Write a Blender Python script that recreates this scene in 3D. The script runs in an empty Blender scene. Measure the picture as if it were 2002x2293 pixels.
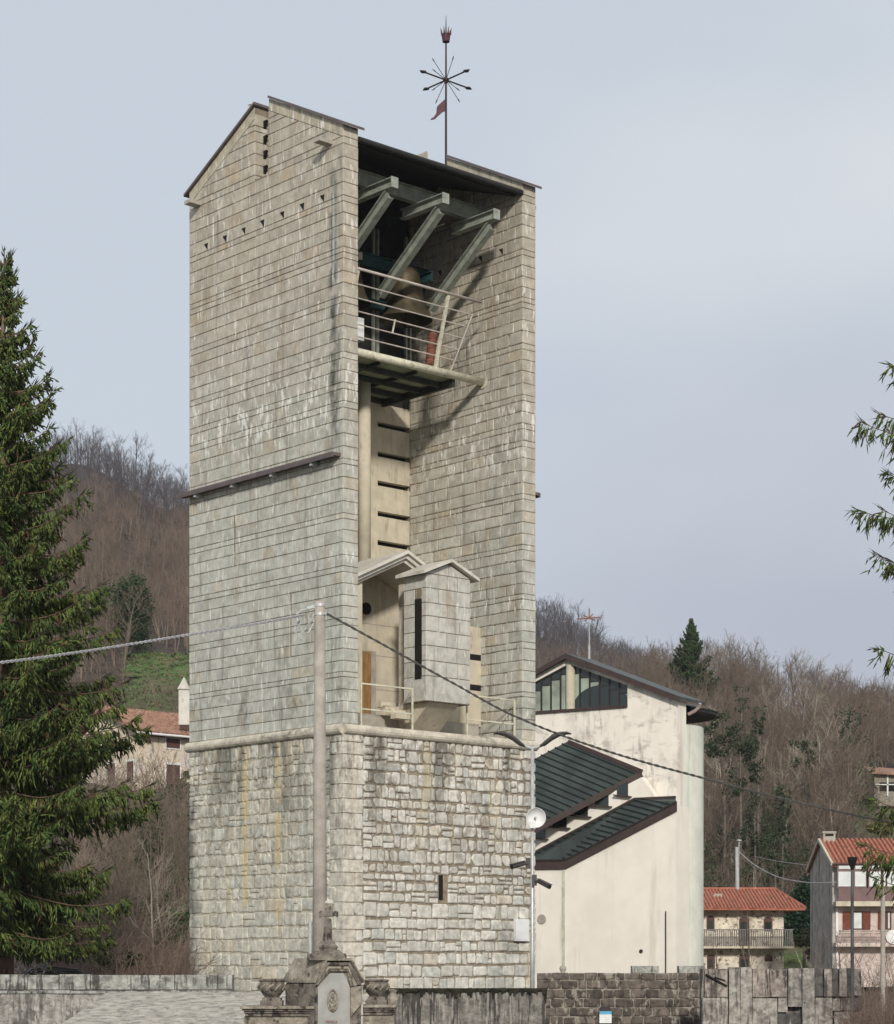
import bpy, math, random
import numpy as np
from mathutils import Vector

sc = bpy.context.scene
# ------------------------------------------------------------------ camera, sky, sun
F, CX, HY, ZC = 4881.0, 1001.0, 2150.0, 2.6          # focal length, centre and horizon in photo pixels, eye height
cam = bpy.data.cameras.new("camera"); cam_ob = bpy.data.objects.new("camera", cam)
sc.collection.objects.link(cam_ob); sc.camera = cam_ob
cam_ob.location = (0, 0, ZC); cam_ob.rotation_euler = (math.pi / 2, 0, 0)
cam.sensor_fit = 'HORIZONTAL'; cam.sensor_width = 36.0; cam.lens = 36.0 * F / 2002.0
cam.shift_y = (HY - 1146.5) / 2002.0
cam.clip_start = 0.5; cam.clip_end = 5000

SUN_DIR = Vector((-0.095, 1.258, -0.557)).normalized()   # the way the light travels
sun_elev = math.asin(-SUN_DIR.z)
sun_az = math.atan2(-SUN_DIR.x, -SUN_DIR.y)
w = bpy.data.worlds.new("World"); sc.world = w; w.use_nodes = True
nt = w.node_tree; nt.nodes.clear()
N = nt.nodes.new; Lk = nt.links.new
out = N('ShaderNodeOutputWorld'); bg = N('ShaderNodeBackground'); Lk(bg.outputs[0], out.inputs[0])
sky = N('ShaderNodeTexSky'); sky.sky_type = 'NISHITA'; sky.sun_disc = False
sky.sun_elevation = sun_elev; sky.sun_rotation = sun_az; sky.dust_density = 2.0
skym = N('ShaderNodeVectorMath'); skym.operation = 'SCALE'; skym.inputs[3].default_value = 0.10
Lk(sky.outputs[0], skym.inputs[0])
tc = N('ShaderNodeTexCoord'); sep = N('ShaderNodeSeparateXYZ'); Lk(tc.outputs['Generated'], sep.inputs[0])
mp = N('ShaderNodeMapping'); mp.inputs['Scale'].default_value = (3.2, 3.2, 6.5); mp.inputs['Rotation'].default_value = (0, 0.35, 0)
Lk(tc.outputs['Generated'], mp.inputs[0])
nz = N('ShaderNodeTexNoise'); nz.inputs['Scale'].default_value = 1.2; nz.inputs['Detail'].default_value = 3; nz.inputs['Roughness'].default_value = 0.42
Lk(mp.outputs[0], nz.inputs['Vector'])
def mad(a, m, b, clamp=False):
    q = N('ShaderNodeMath'); q.operation = 'MULTIPLY_ADD'; q.use_clamp = clamp
    for i, v_ in enumerate((a, m, b)):
        if isinstance(v_, (int, float)): q.inputs[i].default_value = v_
        else: Lk(v_, q.inputs[i])
    return q.outputs[0]
# thin bright cloud to the upper right, heavier violet cloud low on the right
f1 = mad(mad(nz.outputs['Fac'], 2.4, mad(sep.outputs['X'], 1.5, mad(sep.outputs['Z'], 1.3, -1.48))), 1.3, 0.0, True)
f2a = mad(sep.outputs['Z'], -7.0, 2.15, True); f2b = mad(sep.outputs['X'], 3.2, 0.42, True)
f2 = mad(mad(nz.outputs['Fac'], -1.6, 1.8), mad(f2a, f2b, 0.0, True), 0.0, True)
mA = N('ShaderNodeMix'); mA.data_type = 'RGBA'; Lk(f1, mA.inputs[0]); mA.inputs[6].default_value = (0.618, 0.676, 0.748, 1); mA.inputs[7].default_value = (0.775, 0.795, 0.815, 1)
rp = N('ShaderNodeMix'); rp.data_type = 'RGBA'; Lk(f2, rp.inputs[0]); Lk(mA.outputs[2], rp.inputs[6]); rp.inputs[7].default_value = (0.485, 0.510, 0.590, 1)
mx = N('ShaderNodeMix'); mx.data_type = 'RGBA'; mx.inputs[0].default_value = 0.90
Lk(skym.outputs[0], mx.inputs[6]); Lk(rp.outputs[2], mx.inputs[7]); Lk(mx.outputs[2], bg.inputs[0]); bg.inputs[1].default_value = 1.0

sl = bpy.data.lights.new("sun", 'SUN'); sl.energy = 3.0; sl.angle = math.radians(5.0); sl.color = (1.0, 0.95, 0.87)
so = bpy.data.objects.new("sun", sl); sc.collection.objects.link(so); so.location = (0, -20, 60)
so.rotation_euler = SUN_DIR.to_track_quat('-Z', 'Y').to_euler()
sc.view_settings.view_transform = 'Standard'; sc.view_settings.look = 'None'
sc.view_settings.exposure = 0.0; sc.view_settings.gamma = 1.0
sc.cycles.max_bounces = 6; sc.cycles.transparent_max_bounces = 6

# ------------------------------------------------------------------ helpers
def P(x, y, d):                     # photo pixel at depth d -> point of the place
    return np.array([(x - CX) / F * d, d, ZC + (HY - y) / F * d])
FR = {}
def thing(name, label=None, cat=None, loc=(0, 0, 0), rz=0.0, group=None):
    o = bpy.data.objects.new(name, None); sc.collection.objects.link(o)
    o.empty_display_size = 0.3
    o.location = loc; o.rotation_euler = (0, 0, rz)
    if label: o['label'] = label
    if cat: o['category'] = cat
    if group: o['group'] = group
    FR[o.name] = (np.array(loc, float), rz)
    return o
def tag(o, label=None, cat=None, group=None, kind=None):
    if label: o['label'] = label
    if cat: o['category'] = cat
    if group: o['group'] = group
    if kind: o['kind'] = kind
    return o
class MB:
    def __init__(s): s.v = []; s.f = []; s.c = []; s.sm = False
    def add(s, vs, fs, col=None):
        b = len(s.v); s.v.extend([tuple(map(float, q)) for q in vs])
        for f in fs: s.f.append([b + i for i in f]); s.c.append(col or (1, 1, 1))
        return s
    def box(s, x0, x1, y0, y1, z0, z1, col=None):
        vs = [(x, y, z) for z in (z0, z1) for y in (y0, y1) for x in (x0, x1)]
        return s.add(vs, [(0, 2, 3, 1), (4, 5, 7, 6), (0, 1, 5, 4), (2, 6, 7, 3), (0, 4, 6, 2), (1, 3, 7, 5)], col)
    def hexa(s, b4, t4, col=None):
        return s.add(list(b4) + list(t4), [(3, 2, 1, 0), (4, 5, 6, 7), (0, 1, 5, 4), (1, 2, 6, 5), (2, 3, 7, 6), (3, 0, 4, 7)], col)
    def ext(s, poly, vec, col=None):      # extrude a planar polygon by a vector
        n = len(poly); vec = np.array(vec, float)
        a = [np.array(p, float) for p in poly]; b = [p + vec for p in a]
        return s.add(a + b, [tuple(range(n))[::-1], tuple(range(n, 2 * n))] + [(i, (i + 1) % n, n + (i + 1) % n, n + i) for i in range(n)], col)
    def tube(s, pts, rad, n=8, col=None, cap=True):
        pts = [np.array(p, float) for p in pts]
        if not hasattr(rad, '__len__'): rad = [rad] * len(pts)
        rings = []; ref = None
        for i, p in enumerate(pts):
            t = pts[min(i + 1, len(pts) - 1)] - pts[max(i - 1, 0)]; t = t / (np.linalg.norm(t) + 1e-9)
            if ref is None: ref = np.array([0, 0, 1.0]) if abs(t[2]) < 0.9 else np.array([1.0, 0, 0])
            x = np.cross(t, ref); x /= np.linalg.norm(x) + 1e-9; y = np.cross(x, t); ref = y
            rings.append([p + rad[i] * (math.cos(a) * x + math.sin(a) * y) for a in np.linspace(0, 2 * math.pi, n, endpoint=False)])
        vs = [q for r in rings for q in r]; fs = []
        for i in range(len(pts) - 1):
            for k in range(n): fs.append((i * n + k, i * n + (k + 1) % n, (i + 1) * n + (k + 1) % n, (i + 1) * n + k))
        if cap: fs.append(tuple(range(n))[::-1]); fs.append(tuple((len(pts) - 1) * n + k for k in range(n)))
        return s.add(vs, fs, col)
    def lathe(s, prof, c=(0, 0, 0), n=20, col=None, a0=0, a1=2 * math.pi):
        vs = []; full = abs(a1 - a0 - 2 * math.pi) < 1e-6; m = n if full else n + 1
        for r, z in prof:
            for k in range(m):
                a = a0 + (a1 - a0) * k / n; vs.append((c[0] + r * math.cos(a), c[1] + r * math.sin(a), c[2] + z))
        fs = []
        for i in range(len(prof) - 1):
            for k in range(n):
                k2 = (k + 1) % m
                fs.append((i * m + k, i * m + k2, (i + 1) * m + k2, (i + 1) * m + k))
        return s.add(vs, fs, col)
    def beam(s, p0, p1, w, h, up=(0, 0, 1), col=None):   # rectangular bar
        p0 = np.array(p0, float); p1 = np.array(p1, float); t = p1 - p0; t /= np.linalg.norm(t)
        x = np.cross(t, np.array(up, float)); x /= np.linalg.norm(x); y = np.cross(x, t)
        q = [(-w / 2, -h / 2), (w / 2, -h / 2), (w / 2, h / 2), (-w / 2, h / 2)]
        return s.hexa([p0 + a * x + b * y for a, b in q], [p1 + a * x + b * y for a, b in q], col)
    def ibeam(s, p0, p1, w, h, tf=0.035, up=(0, 0, 1)):
        p0 = np.array(p0, float); p1 = np.array(p1, float); t = p1 - p0; t /= np.linalg.norm(t)
        x = np.cross(t, np.array(up, float)); x /= np.linalg.norm(x); y = np.cross(x, t)
        s.beam(p0 + y * (h / 2), p1 + y * (h / 2), w, tf, up); s.beam(p0 - y * (h / 2), p1 - y * (h / 2), w, tf, up)
        return s.beam(p0, p1, tf, h - tf - 0.004, up)
def root_of(o):
    while o.parent: o = o.parent
    return o
def obj(name, mb, mat, parent=None, world=False, smooth=False):
    me = bpy.data.meshes.new(name)
    if isinstance(mb, MB): V = np.array(mb.v, float); faces = mb.f; cols = mb.c
    else: V, faces, cols = mb
    if parent is not None and world:
        loc, rz = FR.get(root_of(parent).name, (np.zeros(3), 0))
        V = V - loc; c, s_ = math.cos(-rz), math.sin(-rz)
        V = np.stack([V[:, 0] * c - V[:, 1] * s_, V[:, 0] * s_ + V[:, 1] * c, V[:, 2]], 1)
    if isinstance(faces, np.ndarray):
        nf, k = faces.shape
        me.vertices.add(len(V)); me.vertices.foreach_set('co', V.astype(np.float32).ravel())
        me.loops.add(nf * k); me.loops.foreach_set('vertex_index', faces.astype(np.int32).ravel())
        me.polygons.add(nf); me.polygons.foreach_set('loop_start', np.arange(0, nf * k, k, dtype=np.int32))
        me.update(calc_edges=True)
    else:
        me.from_pydata(V.tolist(), [], faces)
    if cols is not None and len(cols):
        at = me.attributes.new('Col', 'FLOAT_COLOR', 'FACE')
        c = np.ones((len(me.polygons), 4), np.float32); c[:, :3] = np.array(cols, np.float32)
        at.data.foreach_set('color', c.ravel())
    me.materials.append(mat)
    if smooth: me.polygons.foreach_set('use_smooth', np.ones(len(me.polygons), bool))
    o = bpy.data.objects.new(name, me); sc.collection.objects.link(o)
    if parent is not None: o.parent = parent
    return o
def copy_tree(o, parent=None):
    c = o.copy(); sc.collection.objects.link(c); c.parent = parent
    for ch in list(o.children): copy_tree(ch, c)
    return c

def mk(name, col, rough=0.85, var=0.25, scale=2.0, bump=0.25, bscale=14.0, metal=0.0, attr=False, stains=(), spec=0.3, detail=6, stretch=(1, 1, 1), bands=()):
    """Procedural material: base colour x large and fine noise, optional shaped stains (colour, amount, scale3, lo, hi)."""
    m = bpy.data.materials.new(name); m.use_nodes = True; t = m.node_tree; b = t.nodes['Principled BSDF']
    n = t.nodes.new; l = t.links.new
    c = n('ShaderNodeTexCoord')
    mpn = n('ShaderNodeMapping'); mpn.inputs['Scale'].default_value = stretch; l(c.outputs['Object'], mpn.inputs[0])
    a = n('ShaderNodeTexNoise'); a.inputs['Scale'].default_value = scale; a.inputs['Detail'].default_value = detail; a.inputs['Roughness'].default_value = 0.62
    l(mpn.outputs[0], a.inputs['Vector'])
    mr = n('ShaderNodeMapRange'); mr.inputs[1].default_value = 0.37; mr.inputs[2].default_value = 0.63
    mr.inputs[3].default_value = 1 - var; mr.inputs[4].default_value = 1 + var; l(a.outputs['Fac'], mr.inputs[0])
    mul = n('ShaderNodeVectorMath'); mul.operation = 'SCALE'; l(mr.outputs[0], mul.inputs[3])
    if attr:
        at = n('ShaderNodeAttribute'); at.attribute_name = 'Col'
        mm = n('ShaderNodeMix'); mm.data_type = 'RGBA'; mm.blend_type = 'MULTIPLY'; mm.inputs[0].default_value = 1
        l(at.outputs['Color'], mm.inputs[6]); mm.inputs[7].default_value = (*col, 1); l(mm.outputs[2], mul.inputs[0])
    else: mul.inputs[0].default_value = col
    last = mul.outputs[0]
    for (sc_col, amt, s3, lo, hi, *zr_) in stains:
        mp2 = n('ShaderNodeMapping'); mp2.inputs['Scale'].default_value = s3; l(c.outputs['Object'], mp2.inputs[0])
        mp2.inputs['Location'].default_value = (s3[0] * 3.7, s3[1] * 1.3, s3[2] * 2.1)
        z = n('ShaderNodeTexNoise'); z.inputs['Scale'].default_value = 1; z.inputs['Detail'].default_value = 5; z.inputs['Roughness'].default_value = 0.6; l(mp2.outputs[0], z.inputs['Vector'])
        r = n('ShaderNodeMapRange'); r.inputs[1].default_value = lo; r.inputs[2].default_value = hi; r.inputs[3].default_value = 0; r.inputs[4].default_value = amt; l(z.outputs['Fac'], r.inputs[0])
        fac = r.outputs[0]
        if zr_:                                                     # a stain that starts at one height and fades at another
            sx = n('ShaderNodeSeparateXYZ'); l(c.outputs['Object'], sx.inputs[0])
            rz = n('ShaderNodeMapRange'); rz.inputs[1].default_value = zr_[0]; rz.inputs[2].default_value = zr_[1]; l(sx.outputs[2], rz.inputs[0])
            mz = n('ShaderNodeMath'); mz.operation = 'MULTIPLY'; l(fac, mz.inputs[0]); l(rz.outputs[0], mz.inputs[1]); fac = mz.outputs[0]
            if len(zr_) == 4:
                rz2 = n('ShaderNodeMapRange'); rz2.inputs[1].default_value = zr_[2]; rz2.inputs[2].default_value = zr_[3]; l(sx.outputs[2], rz2.inputs[0])
                mz2 = n('ShaderNodeMath'); mz2.operation = 'MULTIPLY'; l(fac, mz2.inputs[0]); l(rz2.outputs[0], mz2.inputs[1]); fac = mz2.outputs[0]
        x = n('ShaderNodeMix'); x.data_type = 'RGBA'; l(fac, x.inputs[0]); l(last, x.inputs[6]); x.inputs[7].default_value = (*sc_col, 1); last = x.outputs[2]
    for (bc, amt, y0, hw, z0_, z1_) in bands:                         # a run-off stripe down one line of a wall
        sx = n('ShaderNodeSeparateXYZ'); l(c.outputs['Object'], sx.inputs[0])
        wv_ = n('ShaderNodeTexNoise'); wv_.inputs['Scale'].default_value = 1.6; wv_.inputs['Detail'].default_value = 4; l(c.outputs['Object'], wv_.inputs['Vector'])
        def mm_(op, a_, b_, cl=False):
            q = n('ShaderNodeMath'); q.operation = op; q.use_clamp = cl
            for i_, v_ in enumerate((a_, b_)):
                if isinstance(v_, (int, float)): q.inputs[i_].default_value = v_
                else: l(v_, q.inputs[i_])
            return q.outputs[0]
        dy = mm_('ABSOLUTE', mm_('SUBTRACT', sx.outputs[1], mm_('ADD', mm_('MULTIPLY', wv_.outputs['Fac'], .25), y0 - .125)), 0)
        fy = mm_('SUBTRACT', 1.35, mm_('DIVIDE', dy, hw), True)
        fz = mm_('MULTIPLY', mm_('MULTIPLY', mm_('SUBTRACT', sx.outputs[2], z0_), .8, True), mm_('MULTIPLY', mm_('SUBTRACT', z1_, sx.outputs[2]), 1.2, True), True)
        fn = mm_('MULTIPLY', mm_('SUBTRACT', wv_.outputs['Fac'], .36), 5, True)
        fac = mm_('MULTIPLY', mm_('MULTIPLY', mm_('MULTIPLY', fy, fz), fn), amt)
        x = n('ShaderNodeMix'); x.data_type = 'RGBA'; l(fac, x.inputs[0]); l(last, x.inputs[6]); x.inputs[7].default_value = (*bc, 1); last = x.outputs[2]
    l(last, b.inputs['Base Color'])
    b.inputs['Roughness'].default_value = rough; b.inputs['Metallic'].default_value = metal; b.inputs['Specular IOR Level'].default_value = spec
    if bump:
        bn = n('ShaderNodeTexNoise'); bn.inputs['Scale'].default_value = bscale; bn.inputs['Detail'].default_value = 5; l(c.outputs['Object'], bn.inputs['Vector'])
        bu = n('ShaderNodeBump'); bu.inputs['Strength'].default_value = bump; bu.inputs['Distance'].default_value = 0.05; l(bn.outputs['Fac'], bu.inputs['Height']); l(bu.outputs[0], b.inputs['Normal'])
    return m
def plain(name, col, rough=0.6, **k): return mk(name, col, rough, var=k.pop('var', 0.12), bump=k.pop('bump', 0.08), **k)

WHITE_RUN = (0.62, 0.60, 0.54); DARK_RUN = (0.055, 0.05, 0.042); RUST_RUN = (0.27, 0.19, 0.11)
M = dict(
    ashlar=mk('ashlar stone', (1, 1, 1), 0.9, 0.14, 3.0, 0.30, 18, attr=True, stains=((RUST_RUN, 0.45, (1.1, 1.1, 0.5), 0.54, 0.70), ((0.15, 0.13, 0.105), 0.5, (2.6, 2.6, 0.22), 0.57, 0.70), (DARK_RUN, 0.45, (1.5, 1.5, 0.09), 0.65, 0.72), (WHITE_RUN, 0.75, (8, 8, 1.1), 0.60, 0.64), ((.70, .69, .64), 0.85, (4.5, 4.5, 1.6), 0.56, 0.60, 21.8, 22.8, 25.4, 24.4), ((.70, .69, .64), 0.8, (6, 6, 1.3), 0.62, 0.65), ((.075, .066, .055), .6, (1.2, 1.2, 1.0), .54, .66, 11.2, 12.2, 13.4, 12.3))),
    ashlar_run=mk('ashlar stone with run-off stripe', (1, 1, 1), 0.9, 0.14, 3.0, 0.30, 18, attr=True, stains=((RUST_RUN, 0.45, (1.1, 1.1, 0.5), 0.54, 0.70), ((0.15, 0.13, 0.105), 0.5, (2.6, 2.6, 0.22), 0.57, 0.70), (DARK_RUN, 0.45, (1.5, 1.5, 0.09), 0.65, 0.72), (WHITE_RUN, 0.75, (8, 8, 1.1), 0.60, 0.64), ((.70, .69, .64), 0.85, (4.5, 4.5, 1.6), 0.56, 0.60, 21.8, 22.8, 25.4, 24.4), ((.70, .69, .64), 0.8, (6, 6, 1.3), 0.62, 0.65), ((.075, .066, .055), .6, (1.2, 1.2, 1.0), .54, .66, 11.2, 12.2, 13.4, 12.3)),
              bands=(((.05, .052, .045), .9, .58, .22, 21.4, 32.0), ((.50, .55, .50), .85, .56, .07, 26.5, 31.6), ((.05, .045, .038), .7, .7, .7, 21.2, 22.4))),
    rubble=mk('rubble stone', (1, 1, 1), 0.92, 0.22, 4.0, 0.5, 16, attr=True,
              stains=((DARK_RUN, 0.75, (1.3, 1.3, 0.22), 0.48, 0.62, 5.5, 10.8), ((0.16, 0.135, 0.10), 0.65, (3.5, 3.5, 1.6), 0.52, 0.62, 1.0, 9.5), ((0.52, 0.43, 0.26), 0.5, (0.8, 0.8, 0.07), 0.57, 0.66), ((.66, .64, .58), .5, (5, 5, 3), .60, .68)),
              bands=(((.55, .45, .27), .85, 6.0, .24, 3.6, 11.4), ((.55, .45, .27), .85, 3.9, .22, 3.2, 11.4), ((.10, .095, .085), .8, 9.62, .40, -.5, 9.8))),
    string=mk('string course stone', (0.52, 0.475, 0.39), 0.9, 0.2, 3, 0.3, 18, stains=((DARK_RUN, 0.7, (1.2, 1.2, 2.0), 0.56, 0.70),)),
    concrete=mk('fair concrete', (0.54, 0.485, 0.375), 0.85, 0.10, 1.6, 0.15, 12, stains=(((0.30, 0.25, 0.18), 0.5, (1.8, 1.8, 0.35), 0.55, 0.70), ((.20, .17, .13), .4, (5, 5, 1.2), .60, .68))),
    concrete_pale=mk('pale concrete trim', (0.58, 0.55, 0.485), 0.85, 0.10, 1.5, 0.1, 12, stains=(((0.30, 0.27, 0.22), 0.5, (2, 2, 1.2), 0.57, 0.68),)),
    concrete_grey=mk('grey concrete', (0.36, 0.33, 0.28), 0.88, 0.15, 2, 0.2, 14),
    coping=mk('brown coping metal', (0.14, 0.11, 0.105), 0.5, 0.15, 2, 0.05, 8, metal=0.3),
    steel=mk('pale green painted steel', (0.27, 0.29, 0.245), 0.55, 0.22, 3, 0.08, 20, stains=(((0.16, 0.10, 0.06), 0.6, (3, 3, 3), 0.66, 0.74),)),
    cream=mk('cream painted steel', (0.58, 0.555, 0.43), 0.5, 0.15, 4, 0.06, 20, stains=(((0.23, 0.14, 0.08), 0.65, (5, 5, 5), 0.58, 0.66), ((.30, .29, .24), .5, (2.5, 2.5, 2.5), .55, .65))),
    rail=mk('thin rail steel', (0.44, 0.39, 0.35), 0.5, 0.15, 4, 0.05, 20),
    teal=mk('teal steel', (0.030, 0.075, 0.075), 0.55, 0.2, 3, 0.05, 10),
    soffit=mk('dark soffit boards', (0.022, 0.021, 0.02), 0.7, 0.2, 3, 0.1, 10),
    inner=mk('belfry wall in painted shade', (0.035, 0.033, 0.03), 0.9, 0.3, 2, 0.2, 10),  # dark tone stands in for the shade inside the belfry
    bronze=mk('weathered bronze', (0.085, 0.068, 0.040), 0.55, 0.3, 3, 0.1, 10, metal=0.55, stains=(((0.07, 0.10, 0.07), 0.5, (2, 2, 1), 0.5, 0.7),)),
    iron=mk('dark iron', (0.035, 0.028, 0.028), 0.6, 0.2, 5, 0.05, 20),
    redpaint=mk('faded red paint', (0.075, 0.024, 0.030), 0.6, 0.25, 6, 0.05, 20),
    black=mk('flat black', (0.012, 0.011, 0.01), 0.95, 0.1, 3, 0),  # on hole and slit plates this black stands in for inner shade
    door=mk('varnished wood', (0.27, 0.16, 0.06), 0.6, 0.25, 2, 0.1, 20, stretch=(6, 6, 1)),
    plaster=mk('cream plaster', (0.80, 0.745, 0.66), 0.9, 0.05, 1.0, 0.08, 10,
               stains=(((0.34, 0.31, 0.28), 0.75, (0.55, 0.55, 0.36), 0.50, 0.66, 8.6, 10.5), ((0.16, 0.145, 0.13), 0.6, (3.0, 3.0, 0.5), 0.56, 0.68, 8.6, 12.0), ((0.40, 0.36, 0.31), 0.6, (1.0, 1.0, 2.6), 0.56, 0.66, 9, 10.0))),
    plaster_clean=mk('clean plaster', (0.81, 0.755, 0.665), 0.9, 0.05, 0.6, 0.06, 10, stains=(((0.50, 0.45, 0.37), 0.5, (1.4, 1.4, 0.16), 0.55, 0.70), ((.36, .36, .30), .55, (2.2, 2.2, .5), .54, .66, 2.2, .2))),
    plaster_green=mk('pale greenish plaster', (0.68, 0.68, 0.60), 0.9, 0.08, 1.0, 0.08, 10, stains=(((0.42, 0.52, 0.43), 0.6, (1.3, 1.3, 0.06), 0.55, 0.66), ((.40, .37, .32), .5, (2.5, 2.5, .3), .58, .7))),
    greenroof=mk('green seamed metal', (0.045, 0.056, 0.051), 0.5, 0.25, 0.8, 0.05, 8, metal=0.1),
    seam=mk('roof seam', (0.012, 0.018, 0.018), 0.5, 0.1, 2, 0),
    fascia=mk('dark brown fascia', (0.055, 0.036, 0.032), 0.6, 0.15, 2, 0.05, 8),
    glass=mk('dark window glass', (0.02, 0.028, 0.026), 0.12, 0.1, 1, 0, spec=0.6),
    glass_pale=mk('pale green glass', (0.26, 0.30, 0.235), 0.18, 0.35, 0.7, 0, spec=0.6),
    whitewin=mk('net curtain behind glass', (0.62, 0.64, 0.62), 0.25, 0.15, 1.2, 0, spec=0.6),
    pole=mk('spun concrete pole', (0.345, 0.31, 0.27), 0.9, 0.16, 3, 0.25, 30, stains=(((0.20, 0.19, 0.16), 0.5, (5, 5, 0.4), 0.56, 0.72),)),
    galv=mk('galvanised steel', (0.47, 0.48, 0.47), 0.45, 0.12, 3, 0.04, 20, metal=0.35),
    darkplastic=mk('dark grey housing', (0.06, 0.052, 0.05), 0.5, 0.15, 4, 0.03, 20),
    white=mk('white painted', (0.72, 0.72, 0.71), 0.5, 0.06, 3, 0.02, 10),
    cable=mk('cable sheath', (0.075, 0.07, 0.065), 0.6, 0.2, 8, 0.05, 20),
    cable_pale=mk('pale twisted cable', (0.36, 0.36, 0.36), 0.5, 0.25, 9, 0.05, 20),
    tile=mk('orange roof tiles', (0.355, 0.132, 0.084), 0.88, 0.22, 3.0, 0.2, 8, stains=(((0.22, 0.10, 0.07), 0.6, (1.4, 1.4, 1.4), 0.53, 0.66), ((.50, .26, .17), .5, (2.5, 2.5, 2.5), .57, .66))),
    tile_old=mk('old roof tiles', (0.29, 0.165, 0.115), 0.9, 0.35, 3.0, 0.3, 8),
    stonehouse=mk('pointed stone wall', (0.68, 0.61, 0.49), 0.92, 0.2, 1.2, 0.3, 5, stains=(((0.12, 0.09, 0.065), 0.8, (3.2, 3.2, 3.6), 0.56, 0.62), ((0.22, 0.18, 0.13), 0.6, (1.5, 1.5, 1.5), 0.55, 0.7))),
    pinkwall=mk('pink white render', (0.60, 0.50, 0.45), 0.9, 0.12, 1, 0.1, 10, stains=(((0.33, 0.33, 0.28), 0.6, (1.3, 1.3, 0.5), 0.53, 0.68),)),
    greywall=mk('weathered grey render', (0.43, 0.40, 0.365), 0.95, 0.25, 1.5, 0.2, 10, stains=(((0.07, 0.065, 0.055), 0.7, (1.6, 1.6, 0.12), 0.52, 0.66),)),
    yellowwall=mk('yellow plaster with creeper', (0.60, 0.51, 0.39), 0.9, 0.15, 1.2, 0.1, 10, stains=(((0.55, 0.50, 0.46), 0.8, (0.5, 0.5, 0.5), 0.52, 0.62), ((0.14, 0.10, 0.07), 0.6, (3, 3, 1.2), 0.57, 0.64))),
    shutter=mk('brown shutters', (0.09, 0.045, 0.035), 0.7, 0.15, 3, 0.1, 10),
    redshutter=mk('red brown shutters', (0.155, 0.042, 0.028), 0.7, 0.15, 3, 0.1, 10),
    loggia=mk('brown loggia panel', (0.17, 0.105, 0.10), 0.6, 0.12, 2, 0.05, 10),
    grassm=mk('grass', (0.075, 0.125, 0.034), 0.95, 0.4, 2.2, 0.8, 6, stains=(((0.12, 0.10, 0.055), 0.75, (.35, .35, .35), 0.48, 0.60), ((.035, .06, .018), .6, (.8, .8, .8), .52, .62))),
    soil=mk('leaf litter slope', (0.050, 0.038, 0.030), 1.0, 0.4, 0.35, 0.4, 2, stains=(((0.05, 0.06, 0.022), 0.75, (0.05, 0.05, 0.05), 0.58, 0.68),)),
    ground=mk('gravel ground', (0.26, 0.24, 0.21), 1.0, 0.25, 0.6, 0.3, 6, stains=(((0.08, 0.11, 0.03), 0.8, (0.08, 0.08, 0.08), 0.5, 0.6),)),
    wallcap=mk('old wall coping', (0.30, 0.295, 0.27), 0.95, 0.4, 4.5, 0.9, 12, stains=(((0.07, 0.066, 0.06), 0.7, (1.6, 2.0, 3.0), 0.52, 0.62), ((0.42, 0.41, 0.36), 0.7, (6, 6, 3), 0.56, 0.64), ((.05, .045, .04), .8, (7, 7, 1.0), .56, .62))),
    wallgrey=mk('weathered cemetery wall', (0.30, 0.28, 0.255), 0.95, 0.4, 5, 1.0, 12, stains=(((0.065, 0.06, 0.055), 0.7, (6, 6, 0.8), 0.52, 0.60), ((0.46, 0.44, 0.40), 0.7, (9, 9, 4), 0.56, 0.62))),
    walldark=mk('black weathered wall', (0.20, 0.185, 0.165), 0.95, 0.4, 5, 1.0, 12, stains=(((0.035, 0.032, 0.028), 0.85, (5, 5, 0.45), 0.48, 0.57), ((0.36, 0.34, 0.30), 0.7, (9, 9, 0.9), 0.57, 0.62))),
    moss=mk('dark moss', (0.022, 0.019, 0.013), 1.0, 0.5, 6, 0.8, 12),
    darkblock=mk('dark stone blocks', (1, 1, 1), 0.95, 0.3, 4, 0.5, 12, attr=True, stains=(((0.33, 0.30, 0.25), 0.75, (4.5, 4.5, 1.8), 0.56, 0.63), ((.03, .025, .02), .7, (5, 5, 4), .56, .64))),
    tombstone=mk('lichened stone', (0.255, 0.225, 0.18), 0.95, 0.35, 7, 0.5, 30, stains=(((0.03, 0.025, 0.02), 0.85, (8, 8, 6), 0.57, 0.66), ((0.42, 0.40, 0.35), 0.7, (9, 9, 9), 0.60, 0.67))),
    tombdark=mk('dark weathered stone', (0.165, 0.145, 0.125), 0.95, 0.35, 8, 0.5, 30, stains=(((0.025, 0.02, 0.018), 0.9, (9, 9, 5), 0.52, 0.62), ((0.35, 0.28, 0.2), 0.6, (10, 10, 10), 0.61, 0.67))),
    tombwhite=mk('pale marble', (0.31, 0.305, 0.29), 0.8, 0.14, 4, 0.12, 30, stains=(((0.20, 0.19, 0.18), 0.7, (5, 5, 1.1), 0.55, 0.70),)),
    slabroof=mk('grey bituminous roof', (0.43, 0.395, 0.34), 0.95, 0.28, 3.5, 0.9, 9, stains=(((0.17, 0.155, 0.14), 0.7, (5, 2.2, 2.2), 0.52, 0.62), ((0.60, 0.58, 0.53), 0.8, (8, 8, 8), 0.63, 0.66))),
    bark=mk('spruce bark', (0.15, 0.095, 0.065), 0.95, 0.35, 6, 0.6, 20, stretch=(1, 1, 0.3)),
    bark_grey=mk('grey bark', (0.135, 0.115, 0.095), 0.95, 0.3, 3, 0.3, 12),
    needle=mk('spruce needles', (1, 1, 1), 0.8, 0.2, 1.5, 0, attr=True, spec=0.2),
    twig_far=mk('grey violet twigs', (0.100, 0.089, 0.094), 0.95, 0.3, 0.15, 0),
    twig_mid=mk('brown twigs', (0.175, 0.136, 0.104), 0.95, 0.35, 0.12, 0),
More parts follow.
